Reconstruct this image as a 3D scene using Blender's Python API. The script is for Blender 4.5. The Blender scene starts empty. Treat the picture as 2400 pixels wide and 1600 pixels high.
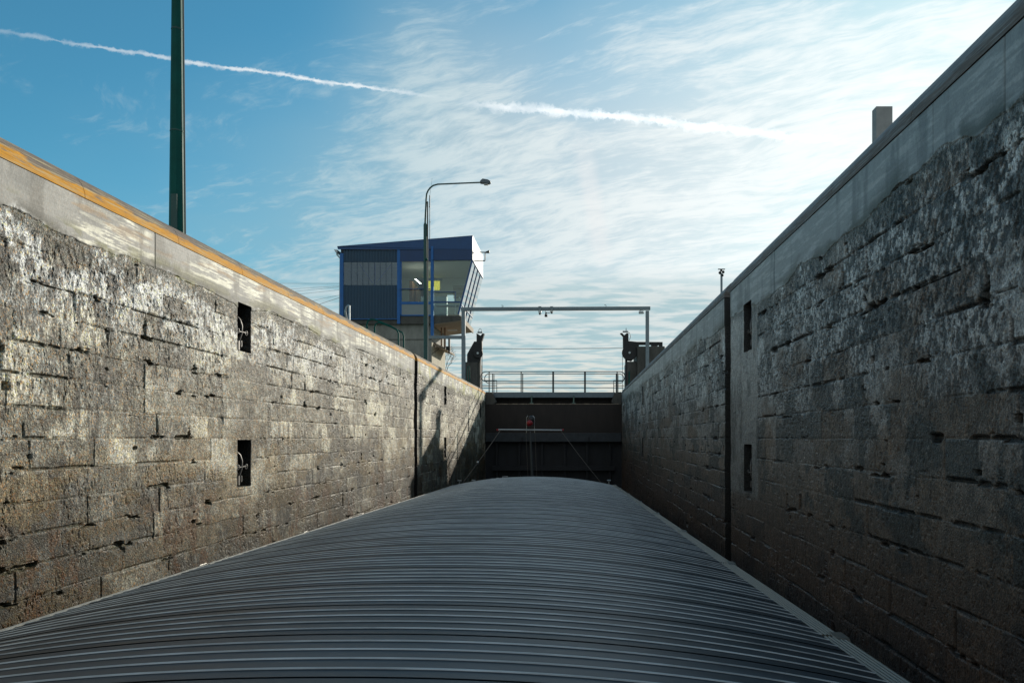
import bpy, bmesh, math, random
import numpy as np
from mathutils import Vector, Matrix
R = math.radians
sc = bpy.context.scene
COL = sc.collection

# ------------------------------------------------------------------ camera
cd = bpy.data.cameras.new('camera'); cam = bpy.data.objects.new('camera', cd); COL.objects.link(cam)
cd.sensor_fit = 'HORIZONTAL'; cd.sensor_width = 36; cd.lens = 24
cd.shift_x = -147/2400; cd.shift_y = 225/2400
cd.clip_start = 0.05; cd.clip_end = 6000
cam.location = (0, 0, 0); cam.rotation_euler = (R(90), 0, 0)
sc.camera = cam

# ------------------------------------------------------------------ light
SUN = Vector((0.575, 1.0, 0.37)).normalized()          # towards the sun
SUN_EL = math.asin(SUN.z); SUN_AZ = math.atan2(SUN.x, SUN.y)
w = bpy.data.worlds.new('World'); sc.world = w; w.use_nodes = True
nt = w.node_tree; nt.nodes.clear()
def WN(t, **k):
    n = nt.nodes.new(t)
    for a, b in k.items(): setattr(n, a, b)
    return n
def inp(n, i, v):
    if v is None: return
    if isinstance(v, bpy.types.NodeSocket): nt.links.new(v, n.inputs[i])
    else: n.inputs[i].default_value = v
def M(op, a, b=None, c=None, clamp=False):
    n = WN('ShaderNodeMath', operation=op, use_clamp=clamp)
    inp(n, 0, a); inp(n, 1, b); inp(n, 2, c); return n.outputs[0]
def MR(v, a, b, c=0.0, d=1.0, smooth=True):
    n = WN('ShaderNodeMapRange'); n.interpolation_type = 'SMOOTHSTEP' if smooth else 'LINEAR'
    inp(n, 0, v); inp(n, 1, a); inp(n, 2, b); inp(n, 3, c); inp(n, 4, d); return n.outputs[0]
def XYZ(x, y, z=0.0):
    n = WN('ShaderNodeCombineXYZ'); inp(n, 0, x); inp(n, 1, y); inp(n, 2, z); return n.outputs[0]
def NOI(vec, scale, detail=6, rough=.55, dist=0.0):
    n = WN('ShaderNodeTexNoise'); inp(n, 'Vector', vec); inp(n, 'Scale', scale); inp(n, 'Detail', detail)
    inp(n, 'Roughness', rough); inp(n, 'Distortion', dist); return n.outputs['Fac']
def MIX(f, a, b):
    n = WN('ShaderNodeMix'); n.data_type = 'RGBA'; inp(n, 0, f); inp(n, 6, a); inp(n, 7, b); return n.outputs[2]
sky = WN('ShaderNodeTexSky', sky_type='NISHITA'); sky.sun_disc = False
sky.sun_elevation = SUN_EL; sky.sun_rotation = SUN_AZ
sky.air_density = 1.0; sky.dust_density = 0.6; sky.ozone_density = 1.6
tc = WN('ShaderNodeTexCoord').outputs['Generated']
sp = WN('ShaderNodeSeparateXYZ'); nt.links.new(tc, sp.inputs[0])
dx, dy, dz = sp.outputs
dot = WN('ShaderNodeVectorMath', operation='DOT_PRODUCT'); nt.links.new(tc, dot.inputs[0]); dot.inputs[1].default_value = SUN
cs = dot.outputs['Value']
zc = M('MAXIMUM', M('ADD', dz, 0.06), 0.05)
px, py = M('DIVIDE', dx, zc), M('DIVIDE', dy, zc)            # where the view ray meets the cloud layer
yc = M('MAXIMUM', dy, 0.05)
u, v = M('DIVIDE', dx, yc), M('DIVIDE', dz, yc)
# high cirrus, combed along one wind direction
a = R(62)
ca, sa = math.cos(a), math.sin(a)
qx = M('ADD', M('MULTIPLY', px, -sa), M('MULTIPLY', py, ca))
qy = M('ADD', M('MULTIPLY', px, ca), M('MULTIPLY', py, sa))
warp = NOI(XYZ(qx, qy), 1.4, 3)
qy2 = M('ADD', qy, M('MULTIPLY', warp, .35))
ci1 = NOI(XYZ(M('MULTIPLY', qx, .8), M('MULTIPLY', qy2, 1.5)), 2.3, 8, .60, .15)
ci2 = NOI(XYZ(M('MULTIPLY', qx, .75), M('MULTIPLY', qy2, 2.0), 3.7), 9.0, 7, .62, .25)
ci3 = NOI(XYZ(M('MULTIPLY', qx, .6), M('MULTIPLY', qy2, 2.4), 8.2), 22.0, 5, .6, .3)
big = NOI(XYZ(px, py, 1.3), .8, 4, .55)
cir = M('ADD', M('MULTIPLY', ci1, .50), M('ADD', M('MULTIPLY', ci2, .34), M('MULTIPLY', ci3, .16)))
veil = MR(cs, .62, .97)                                       # thin veil thickens towards the sun
hz = M('SUBTRACT', cs, M('MULTIPLY', M('MAXIMUM', M('SUBTRACT', dz, .25), 0.0), 1.35))
hz = M('ADD', hz, M('MULTIPLY', M('SUBTRACT', big, .5), .30))
plume = M('MULTIPLY', MR(M('ABSOLUTE', M('ADD', u, M('ADD', .20, M('MULTIPLY', M('SUBTRACT', .5, v), -.35)))), .22, .0), MR(v, .30, .50))
hz = M('ADD', hz, M('MULTIPLY', plume, .13))
haze = MR(hz, .30, .84)
back = MR(dy, .15, -.45)                                      # thin overcast added to the unseen sky behind, to neutralise and lift ambient light
thr = M('SUBTRACT', .545, M('MULTIPLY', haze, .15))
cmask = M('MULTIPLY', MR(cir, thr, M('ADD', thr, .17)), M('ADD', .38, M('MULTIPLY', haze, .55)))
# low rippled cloud bank
rip = NOI(XYZ(M('MULTIPLY', px, .55), M('MULTIPLY', py, 1.1), 9.1), 6.5, 6, .55, .3)
ripd = MR(rip, .38, .60)
lowband = M('MULTIPLY', MR(v, .26, .20), MR(v, -.02, .05))
lowband = M('MULTIPLY', lowband, MR(u, -.75, -.15, .25, 1.0))
# condensation trails
def trail(c0, c1, c2, wid, u0, u1, seed, soft=.6):
    wob = M('MULTIPLY', M('SUBTRACT', NOI(XYZ(u, v, seed), 7.0, 6, .65), .5), .016)
    vc = M('ADD', M('ADD', c0, M('MULTIPLY', u, c1)), M('MULTIPLY', M('MULTIPLY', u, u), c2))
    d = M('ABSOLUTE', M('ADD', M('SUBTRACT', v, vc), wob))
    edge = MR(NOI(XYZ(u, v, seed+2), 48.0, 6, .7), .3, .7, 0, 1.3)
    ww = M('MULTIPLY', wid, M('ADD', .25, M('MULTIPLY', edge, 1.5)))
    body = MR(d, ww, M('MULTIPLY', ww, 1-soft), 0.0, 1.0)
    rng = M('MULTIPLY', MR(u, u0, u0+.12), MR(u, u1, u1-.18))
    return M('MULTIPLY', body, rng)
t1 = trail(.474, -.114, .036, .0036, -1.1, -.16, 2.0, .95)
t2 = trail(.4745, -.098, -.03, .0070, -.19, .44, 5.0, .95)
# faint wide ray dropping towards the horizon
dv = M('ABSOLUTE', M('SUBTRACT', u, M('SUBTRACT', .085, M('MULTIPLY', v, .17))))
t3 = M('MULTIPLY', MR(dv, .022, .004), M('MULTIPLY', MR(v, .22, .30), MR(v, .47, .36)))
trl = M('MAXIMUM', t1, M('MULTIPLY', t2, 1.0))
tint = WN('ShaderNodeMix'); tint.data_type = 'RGBA'; tint.blend_type = 'MULTIPLY'
inp(tint, 0, 1.0); inp(tint, 6, sky.outputs[0]); inp(tint, 7, (.52, 1.30, 1.38, 1))
base = tint.outputs[2]
glow = M('POWER', M('MAXIMUM', cs, 0.0), 5.0)
def scalecol(c, s):
    if isinstance(c, tuple): c = c[:3]
    n = WN('ShaderNodeVectorMath', operation='SCALE'); inp(n, 0, c); inp(n, 3, s); return n.outputs[0]
cloudv = M('ADD', 6.6, M('MULTIPLY', glow, 4.4))
cloudc = scalecol(MIX(veil, (.70, .92, 1.0, 1), (.94, 1.0, 1.0, 1)), cloudv)
hazec = scalecol(MIX(veil, (.52, .83, .96, 1), (.92, .98, 1.0, 1)), M('ADD', 5.5, M('MULTIPLY', glow, 3.7)))
ripc = scalecol(MIX(ripd, (.47, .70, .76, 1), MIX(MR(v, .16, .05), (.86, .95, .95, 1), (1.0, .97, .84, 1))), 7.8)
c1_ = MIX(M('MULTIPLY', haze, .86), base, hazec)
c2_ = MIX(cmask, c1_, cloudc)
c2_ = MIX(M('MULTIPLY', back, .85), c2_, (4.6, 5.0, 5.1, 1))
c3_ = MIX(M('MULTIPLY', lowband, .85), c2_, ripc)
c4_ = MIX(M('MULTIPLY', t3, .42), c3_, scalecol((1, 1, 1, 1), 9.0))
c5_ = MIX(M('MULTIPLY', trl, M('MULTIPLY', MR(u, -.95, -.35, .18, .92), MR(NOI(XYZ(u, v, 3.3), 26.0, 5, .65), .34, .60, .55, 1.0))), c4_, scalecol((.93, .98, 1, 1), M('ADD', 9.0, M('MULTIPLY', glow, 5.0))))
bg = WN('ShaderNodeBackground'); inp(bg, 0, c5_); inp(bg, 1, 0.10)
wo = WN('ShaderNodeOutputWorld'); nt.links.new(bg.outputs[0], wo.inputs[0])
w.cycles.sampling_method = 'MANUAL'; w.cycles.sample_map_resolution = 1024

ld = bpy.data.lights.new('sun', 'SUN'); lo = bpy.data.objects.new('sun', ld); COL.objects.link(lo)
ld.energy = 4.9; ld.angle = R(0.53); ld.color = (1.0, .93, .80)
lo.rotation_euler = (-SUN).to_track_quat('-Z', 'Y').to_euler(); lo.location = (30, 60, 40)
vs = sc.view_settings; vs.view_transform = 'Standard'; vs.look = 'None'; vs.exposure = 0.0; vs.gamma = 1
sc.cycles.max_bounces = 6; sc.cycles.transparent_max_bounces = 12

# ------------------------------------------------------------------ object helpers
def tag(o, label=None, cat=None, group=None, kind=None):
    if label: o['label'] = label
    if cat: o['category'] = cat
    if group: o['group'] = group
    if kind: o['kind'] = kind
    return o
def empty(name, loc, label, cat, group=None, rz=0):
    o = bpy.data.objects.new(name, None); COL.objects.link(o); o.location = loc; o.rotation_euler = (0, 0, rz)
    o.empty_display_size = .3
    return tag(o, label, cat, group)
class MB:
    def __init__(s, off=(0, 0, 0)): s.v = []; s.f = []; s.off = Vector(off)
    def add(s, vs_, fs):
        n = len(s.v); s.v += [tuple(Vector(p)-s.off) for p in vs_]; s.f += [tuple(i+n for i in f) for f in fs]; return s
    def box(s, x0, x1, y0, y1, z0, z1):
        return s.add([(x0,y0,z0),(x1,y0,z0),(x1,y1,z0),(x0,y1,z0),(x0,y0,z1),(x1,y0,z1),(x1,y1,z1),(x0,y1,z1)],
              [(0,3,2,1),(4,5,6,7),(0,1,5,4),(1,2,6,5),(2,3,7,6),(3,0,4,7)])
    def prism(s, pts, y0, y1):                  # polygon in x,z extruded along y
        n = len(pts)
        vs_ = [(x, y0, z) for x, z in pts]+[(x, y1, z) for x, z in pts]
        fs = [tuple(range(n)), tuple(range(2*n-1, n-1, -1))]
        fs += [(i, n+i, n+(i+1) % n, (i+1) % n) for i in range(n)]
        return s.add(vs_, fs)
    def prismx(s, pts, x0, x1):                 # polygon in y,z extruded along x
        n = len(pts)
        vs_ = [(x0, y, z) for y, z in pts]+[(x1, y, z) for y, z in pts]
        fs = [tuple(range(n)), tuple(range(2*n-1, n-1, -1))]
        fs += [(i, n+i, n+(i+1) % n, (i+1) % n) for i in range(n)]
        return s.add(vs_, fs)
    def tube(s, pts, r, n=8, cap=True):
        pts = [Vector(p) for p in pts]; rs = r if isinstance(r, (list, tuple)) else [r]*len(pts)
        rings = []; up = None
        for i, p in enumerate(pts):
            d = (pts[min(i+1, len(pts)-1)]-pts[max(i-1, 0)]).normalized()
            if up is None:
                up = Vector((0, 0, 1)) if abs(d.z) < .9 else Vector((0, 1, 0))
            a_ = d.cross(up).normalized(); up = a_.cross(d).normalized()
            rings.append([p+(a_*math.cos(2*math.pi*(k+.5)/n)+up*math.sin(2*math.pi*(k+.5)/n))*rs[i] for k in range(n)])
        vs_ = [q for rg in rings for q in rg]; fs = []
        for i in range(len(pts)-1):
            for k in range(n):
                fs.append((i*n+k, i*n+(k+1) % n, (i+1)*n+(k+1) % n, (i+1)*n+k))
        if cap:
            fs.append(tuple(range(n-1, -1, -1))); fs.append(tuple(range((len(pts)-1)*n, len(pts)*n)))
        return s.add(vs_, fs)
    def ball(s, c, r, n=12, m=8, sz=1.0):
        vs_ = []; fs = []
        for i in range(m+1):
            t = math.pi*i/m
            for k in range(n):
                p = 2*math.pi*k/n
                vs_.append((c[0]+r*math.sin(t)*math.cos(p), c[1]+r*math.sin(t)*math.sin(p), c[2]+r*sz*math.cos(t)))
        for i in range(m):
            for k in range(n):
                fs.append((i*n+k, (i+1)*n+k, (i+1)*n+(k+1) % n, i*n+(k+1) % n))
        return s.add(vs_, fs)
    def build(s, name, mat, parent=None, smooth=False, bevel=0.0):
        me = bpy.data.meshes.new(name); me.from_pydata(s.v, [], s.f)
        bm = bmesh.new(); bm.from_mesh(me); bmesh.ops.remove_doubles(bm, verts=bm.verts, dist=1e-5)
        bmesh.ops.recalc_face_normals(bm, faces=bm.faces); bm.to_mesh(me); bm.free()
        me.materials.append(mat)
        if smooth:
            for p in me.polygons: p.use_smooth = True
            me.set_sharp_from_angle(angle=R(40))
        o = bpy.data.objects.new(name, me); COL.objects.link(o)
        if parent: o.parent = parent
        else: o.location = s.off
        if bevel:
            b = o.modifiers.new('bevel', 'BEVEL'); b.width = bevel; b.segments = 2; b.limit_method = 'ANGLE'
        return o
def rel(parent): return MB(parent.location)
def copy_tree(o, parent=None):
    c = o.copy(); COL.objects.link(c)
    if parent: c.parent = parent
    for ch in list(o.children): copy_tree(ch, c)
    return c
def arc(cx, cz, r, a0, a1, n=8):
    return [(cx+r*math.cos(R(a0+(a1-a0)*i/n)), cz+r*math.sin(R(a0+(a1-a0)*i/n))) for i in range(n+1)]

# ------------------------------------------------------------------ materials
def newmat(name):
    m = bpy.data.materials.new(name); m.use_nodes = True
    return m, m.node_tree, m.node_tree.nodes['Principled BSDF']
def mat(name, c, rough=.6, metal=0.0, var=.25, scale=6.0, bump=.0, bscale=40.0, c2=None, stretch=(1,1,1), bdist=.01, spec=.5):
    m, t, b = newmat(name)
    tcn = t.nodes.new('ShaderNodeTexCoord'); mp = t.nodes.new('ShaderNodeMapping'); t.links.new(tcn.outputs['Object'], mp.inputs[0])
    mp.inputs['Scale'].default_value = stretch
    n = t.nodes.new('ShaderNodeTexNoise'); n.inputs['Scale'].default_value = scale; n.inputs['Detail'].default_value = 8
    n.inputs['Roughness'].default_value = .62
    t.links.new(mp.outputs[0], n.inputs[0])
    cr = t.nodes.new('ShaderNodeValToRGB'); e = cr.color_ramp.elements
    e[0].position = .32; e[1].position = .68
    lo_ = [x*(1-var) for x in c]; hi = [min(1, x*(1+var)) for x in (c2 or c)]
    e[0].color = (*lo_, 1); e[1].color = (*hi, 1)
    t.links.new(n.outputs[0], cr.inputs[0]); t.links.new(cr.outputs[0], b.inputs['Base Color'])
    b.inputs['Roughness'].default_value = rough; b.inputs['Metallic'].default_value = metal
    b.inputs['Specular IOR Level'].default_value = spec
    mr = t.nodes.new('ShaderNodeMapRange'); t.links.new(n.outputs[0], mr.inputs[0])
    mr.inputs[3].default_value = max(.05, rough-.12); mr.inputs[4].default_value = min(1, rough+.12)
    t.links.new(mr.outputs[0], b.inputs['Roughness'])
    if bump:
        n2 = t.nodes.new('ShaderNodeTexNoise'); n2.inputs['Scale'].default_value = bscale; n2.inputs['Detail'].default_value = 6
        t.links.new(mp.outputs[0], n2.inputs[0])
        bp = t.nodes.new('ShaderNodeBump'); bp.inputs['Strength'].default_value = bump; bp.inputs['Distance'].default_value = bdist
        t.links.new(n2.outputs[0], bp.inputs['Height']); t.links.new(bp.outputs[0], b.inputs['Normal'])
    return m
M_ = {}
M_['green'] = mat('green_paint', (.005, .085, .070), .6, 0, .18, 3, spec=.15)
M_['green_lamp'] = mat('lamp_green_paint', (.03, .085, .075), .62, 0, .2, 3)
M_['grey_paint'] = mat('grey_paint', (.20, .25, .28), .45, 0, .12, 3)
M_['blue'] = mat('blue_paint', (.008, .13, .42), .4, 0, .12, 2)
M_['fascia'] = mat('fascia_blue', (.020, .080, .225), .45, 0, .10, 1.2)
M_['fascia2'] = mat('fascia_panel_blue', (.018, .056, .16), .45, 0, .10, 1.2)
M_['clad'] = mat('slate_cladding', (.026, .070, .125), .5, 0, .10, 1.5)
M_['white'] = mat('white_metal', (.72, .74, .74), .35, 0, .06, 2)
M_['concrete'] = mat('concrete', (.26, .26, .235), .85, 0, .22, 2.2, .4, 20, stretch=(1,1,.4))
M_['dark_conc'] = mat('dark_concrete', (.09, .088, .08), .85, 0, .3, 2.2, .4, 20, stretch=(1,1,.35))
M_['beige_conc'] = mat('beige_concrete', (.42, .38, .29), .85, 0, .22, 1.6, .3, 20, stretch=(1,1,.25))
M_['soffit'] = mat('soffit_render', (.36, .29, .22), .85, 0, .12, 2)
M_['galv'] = mat('galvanised_steel', (.42, .45, .46), .38, .8, .15, 8)
M_['pale_rod'] = mat('pale_rod', (.16, .17, .165), .8, 0, .1, 3, spec=.1)
M_['dark_steel'] = mat('dark_steel', (.022, .022, .023), .55, .2, .3, 6, .2, 30)
M_['rope'] = mat('steel_rope', (.10, .085, .07), .7, .2, .3, 20)
M_['red'] = mat('red_paint', (.26, .008, .014), .4, 0, .1, 5)
M_['rubber'] = mat('black_rubber', (.02, .02, .022), .5, 0, .2, 5)
M_['gate'] = mat('gate_plate', (.026, .020, .018), .7, .1, .35, 1.6, .3, 15, stretch=(1,1,.35))
M_['gate_low'] = mat('gate_plate_low', (.016, .018, .023), .6, .1, .35, 1.6, .3, 15, stretch=(1,1,.35))
M_['gate_worn'] = mat('worn_sill', (.30, .24, .18), .8, 0, .5, 7, .4, 20)
M_['walk'] = mat('walkway_steel', (.14, .18, .21), .5, .1, .12, 3)
M_['rail'] = mat('railing_steel', (.07, .085, .085), .5, .2, .2, 6)
M_['soil'] = mat('grass_soil', (.07, .085, .035), .95, 0, .4, .8, .4, 8)
M_['quay'] = mat('quay_concrete', (.27, .26, .24), .9, 0, .2, 1.5, .3, 20)
M_['bark'] = mat('bark', (.12, .09, .065), .9, 0, .3, 6)
M_['room'] = mat('room_paint', (.78, .76, .68), .8, 0, .05, 2)
M_['wood'] = mat('brown_wood', (.20, .10, .045), .6, 0, .2, 4)
M_['cabinet'] = mat('cabinet_grey', (.36, .43, .46), .6, 0, .06, 2)
M_['stay'] = mat('stay_rope', (.12, .11, .10), .8, 0, .2, 8)
M_['deck'] = mat('deck_paint', (.05, .06, .065), .6, 0, .25, 3)
M_['rail_white'] = mat('yard_white', (.46, .50, .53), .35, 0, .1, 5)
def glassmat(name, tint=(.85, .93, .93), refl=.12, rough=.02):
    m, t, b = newmat(name); t.nodes.remove(b)
    o = t.nodes['Material Output']
    tr = t.nodes.new('ShaderNodeBsdfTransparent'); tr.inputs[0].default_value = (*tint, 1)
    gl = t.nodes.new('ShaderNodeBsdfGlossy'); gl.inputs['Roughness'].default_value = rough
    lw = t.nodes.new('ShaderNodeFresnel'); lw.inputs[0].default_value = 1.5
    ad = t.nodes.new('ShaderNodeMath'); ad.operation = 'MULTIPLY_ADD'; ad.use_clamp = True
    t.links.new(lw.outputs[0], ad.inputs[0]); ad.inputs[1].default_value = 1.0; ad.inputs[2].default_value = refl
    mx = t.nodes.new('ShaderNodeMixShader'); t.links.new(ad.outputs[0], mx.inputs[0])
    t.links.new(tr.outputs[0], mx.inputs[1]); t.links.new(gl.outputs[0], mx.inputs[2]); t.links.new(mx.outputs[0], o.inputs[0])
    return m
M_['glass'] = glassmat('window_glass', (.82, .90, .88), .03)
M_['glass_side'] = glassmat('side_glass', (.72, .86, .84), .22)
M_['glass_dark'] = glassmat('dark_glass', (.55, .68, .76), .08)
def translucent(name, c):
    m, t, b = newmat(name); o = t.nodes['Material Output']
    b.inputs['Base Color'].default_value = (*c, 1); b.inputs['Roughness'].default_value = .8
    tl = t.nodes.new('ShaderNodeBsdfTranslucent'); tl.inputs[0].default_value = (*c, 1)
    mx = t.nodes.new('ShaderNodeMixShader'); mx.inputs[0].default_value = .75
    t.links.new(b.outputs[0], mx.inputs[1]); t.links.new(tl.outputs[0], mx.inputs[2]); t.links.new(mx.outputs[0], o.inputs[0])
    return m
M_['yellow_blind'] = translucent('yellow_blind', (.86, .80, .30))

# steel kerb of the lock, rusty low down and dull on the crown
def kerb_mat(name, rust, dull, worn, zrust):
    m, t, b = newmat(name)
    ge = t.nodes.new('ShaderNodeNewGeometry'); sx = t.nodes.new('ShaderNodeSeparateXYZ'); t.links.new(ge.outputs['Position'], sx.inputs[0])
    mp = t.nodes.new('ShaderNodeMapping'); mp.inputs['Scale'].default_value = (1, .35, 2.5); t.links.new(ge.outputs['Position'], mp.inputs[0])
    n = t.nodes.new('ShaderNodeTexNoise'); n.inputs['Scale'].default_value = 3.2; n.inputs['Detail'].default_value = 9; n.inputs['Roughness'].default_value = .7
    t.links.new(mp.outputs[0], n.inputs[0])
    n2 = t.nodes.new('ShaderNodeTexNoise'); n2.inputs['Scale'].default_value = 14; n2.inputs['Detail'].default_value = 8; n2.inputs['Roughness'].default_value = .7
    t.links.new(mp.outputs[0], n2.inputs[0])
    a_ = t.nodes.new('ShaderNodeMath'); a_.operation = 'MULTIPLY_ADD'; t.links.new(n.outputs[0], a_.inputs[0]); a_.inputs[1].default_value = -.55
    t.links.new(sx.outputs[2], a_.inputs[2])
    mr = t.nodes.new('ShaderNodeMapRange'); mr.interpolation_type = 'SMOOTHSTEP'
    mr.inputs[1].default_value = zrust+.03-.275; mr.inputs[2].default_value = zrust-.04-.275
    t.links.new(a_.outputs[0], mr.inputs[0])
    mr2 = t.nodes.new('ShaderNodeMapRange'); mr2.inputs[1].default_value = .35; mr2.inputs[2].default_value = .62
    t.links.new(n2.outputs[0], mr2.inputs[0])
    def mix(f, c1, c2):
        x = t.nodes.new('ShaderNodeMix'); x.data_type = 'RGBA'
        t.links.new(f, x.inputs[0])
        for i, c in ((6, c1), (7, c2)):
            if isinstance(c, tuple): x.inputs[i].default_value = (*c, 1)
            else: t.links.new(c, x.inputs[i])
        return x.outputs[2]
    cd_ = mix(mr2.outputs[0], tuple(x*.6 for x in dull), dull)
    cr_ = mix(mr2.outputs[0], tuple(x*.6 for x in rust), rust)
    mp3 = t.nodes.new('ShaderNodeMapping'); mp3.inputs['Scale'].default_value = (1, .5, 14); t.links.new(ge.outputs['Position'], mp3.inputs[0])
    n3 = t.nodes.new('ShaderNodeTexNoise'); n3.inputs['Scale'].default_value = 2.2; n3.inputs['Detail'].default_value = 9; n3.inputs['Roughness'].default_value = .72
    t.links.new(mp3.outputs[0], n3.inputs[0])
    mr3 = t.nodes.new('ShaderNodeMapRange'); mr3.inputs[1].default_value = .50; mr3.inputs[2].default_value = .62; mr3.inputs[4].default_value = .7; t.links.new(n3.outputs[0], mr3.inputs[0])
    t.links.new(mix(mr3.outputs[0], mix(mr.outputs[0], cd_, cr_), worn), b.inputs['Base Color'])
    b.inputs['Metallic'].default_value = .0; b.inputs['Specular IOR Level'].default_value = .12
    rr = t.nodes.new('ShaderNodeMapRange'); t.links.new(n2.outputs[0], rr.inputs[0]); rr.inputs[3].default_value = .55; rr.inputs[4].default_value = .9
    t.links.new(rr.outputs[0], b.inputs['Roughness'])
    bp = t.nodes.new('ShaderNodeBump'); bp.inputs['Strength'].default_value = .4; bp.inputs['Distance'].default_value = .008
    t.links.new(n2.outputs[0], bp.inputs['Height']); t.links.new(bp.outputs[0], b.inputs['Normal'])
    return m
M_['kerb_rust'] = kerb_mat('rusty_kerb', (.66, .30, .018), (.20, .165, .14), (.52, .44, .26), 4.00)
M_['kerb_dull'] = kerb_mat('dull_kerb', (.20, .18, .165), (.25, .27, .285), (.34, .36, .37), 4.02)

# wet rough masonry: colour comes from the mesh's own albedo attribute, grain from noise
def wall_mat(name, speck, rough, bump, band_rough, spec):
    m, t, b = newmat(name); N = t.nodes.new; L = t.links.new
    at = N('ShaderNodeAttribute'); at.attribute_name = 'albedo'
    ge = N('ShaderNodeNewGeometry')
    mp = N('ShaderNodeMapping'); mp.inputs['Scale'].default_value = (1, 1, .75); L(ge.outputs['Position'], mp.inputs[0])
    g1 = N('ShaderNodeTexNoise'); g1.inputs['Scale'].default_value = 42; g1.inputs['Detail'].default_value = 6; g1.inputs['Roughness'].default_value = .8
    L(mp.outputs[0], g1.inputs[0])
    vo = N('ShaderNodeTexVoronoi'); vo.inputs['Scale'].default_value = 52; L(mp.outputs[0], vo.inputs[0])
    mr = N('ShaderNodeMapRange'); mr.inputs[1].default_value = .38; mr.inputs[2].default_value = .62; mr.inputs[3].default_value = .22; mr.inputs[4].default_value = 1.9
    L(g1.outputs[0], mr.inputs[0])
    # rough faces take the full grain, smooth concrete much less
    g3 = N('ShaderNodeTexNoise'); g3.inputs['Scale'].default_value = 9; g3.inputs['Detail'].default_value = 5; g3.inputs['Roughness'].default_value = .8
    L(mp.outputs[0], g3.inputs[0])
    m3 = N('ShaderNodeMapRange'); m3.inputs[1].default_value = .35; m3.inputs[2].default_value = .65; m3.inputs[3].default_value = .55; m3.inputs[4].default_value = 1.4
    L(g3.outputs[0], m3.inputs[0])
    mm = N('ShaderNodeMath'); mm.operation = 'MULTIPLY'; L(mr.outputs[0], mm.inputs[0]); L(m3.outputs[0], mm.inputs[1]); mr = mm
    gm = N('ShaderNodeMix'); gm.data_type = 'FLOAT'; L(at.outputs['Alpha'], gm.inputs[0]); gm.inputs[2].default_value = 1.0; L(mr.outputs[0], gm.inputs[3])
    mu = N('ShaderNodeVectorMath'); mu.operation = 'SCALE'; L(at.outputs['Color'], mu.inputs[0]); L(gm.outputs[0], mu.inputs[3])
    # mineral grains, ochre, bluish and pale, that also paint in the wet glitter
    sv = N('ShaderNodeSeparateColor'); L(vo.outputs['Color'], sv.inputs[0])
    ra = N('ShaderNodeValToRGB'); e = ra.color_ramp.elements; ra.color_ramp.interpolation = 'CONSTANT'
    e[0].position = 0; e[0].color = (.62, .34, .10, 1)
    e[1].position = .24; e[1].color = (.40, .50, .55, 1)
    q = e.new(.52); q.color = (.82, .82, .78, 1)
    q = e.new(.72); q.color = (.06, .055, .05, 1)
    L(sv.outputs[0], ra.inputs[0])
    th = N('ShaderNodeMath'); th.operation = 'GREATER_THAN'; L(sv.outputs[1], th.inputs[0]); th.inputs[1].default_value = .55
    am = N('ShaderNodeMath'); am.operation = 'MULTIPLY'; L(th.outputs[0], am.inputs[0]); am.inputs[1].default_value = speck
    am2 = N('ShaderNodeMath'); am2.operation = 'MULTIPLY'; L(am.outputs[0], am2.inputs[0]); L(at.outputs['Alpha'], am2.inputs[1])
    mx = N('ShaderNodeMix'); mx.data_type = 'RGBA'; L(am2.outputs[0], mx.inputs[0]); L(mu.outputs[0], mx.inputs[6])
    bc = N('ShaderNodeVectorMath'); bc.operation = 'SCALE'; L(at.outputs['Color'], bc.inputs[0]); bc.inputs[3].default_value = 4.8
    bm_ = N('ShaderNodeVectorMath'); bm_.operation = 'MULTIPLY'; L(bc.outputs[0], bm_.inputs[0]); L(ra.outputs[0], bm_.inputs[1])
    bn = N('ShaderNodeVectorMath'); bn.operation = 'MINIMUM'; L(bm_.outputs[0], bn.inputs[0]); bn.inputs[1].default_value = (.92, .92, .9); L(bn.outputs[0], mx.inputs[7])
    L(mx.outputs[2], b.inputs['Base Color'])
    b.inputs['Specular IOR Level'].default_value = spec
    rm = N('ShaderNodeMapRange'); L(sv.outputs[2], rm.inputs[0]); rm.inputs[3].default_value = rough-.18; rm.inputs[4].default_value = rough+.25
    rx = N('ShaderNodeMix'); rx.data_type = 'FLOAT'; L(at.outputs['Alpha'], rx.inputs[0]); rx.inputs[2].default_value = band_rough; L(rm.outputs[0], rx.inputs[3])
    L(rx.outputs[0], b.inputs['Roughness'])
    b1 = N('ShaderNodeBump'); b1.inputs['Distance'].default_value = .009
    bs = N('ShaderNodeMath'); bs.operation = 'MULTIPLY_ADD'; L(at.outputs['Alpha'], bs.inputs[0]); bs.inputs[1].default_value = bump; bs.inputs[2].default_value = .0
    L(bs.outputs[0], b1.inputs['Strength']); L(g1.outputs[0], b1.inputs['Height'])
    b2 = N('ShaderNodeBump'); b2.inputs['Distance'].default_value = .007; L(bs.outputs[0], b2.inputs['Strength'])
    L(vo.outputs['Distance'], b2.inputs['Height']); L(b1.outputs[0], b2.inputs['Normal']); L(b2.outputs[0], b.inputs['Normal'])
    return m
M_['wall_lit'] = wall_mat('rough_wall_stone', .50, .54, .8, .62, .22)
M_['wall_dark'] = wall_mat('mossy_wall_stone', .10, .42, .8, .5, .5)

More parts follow.
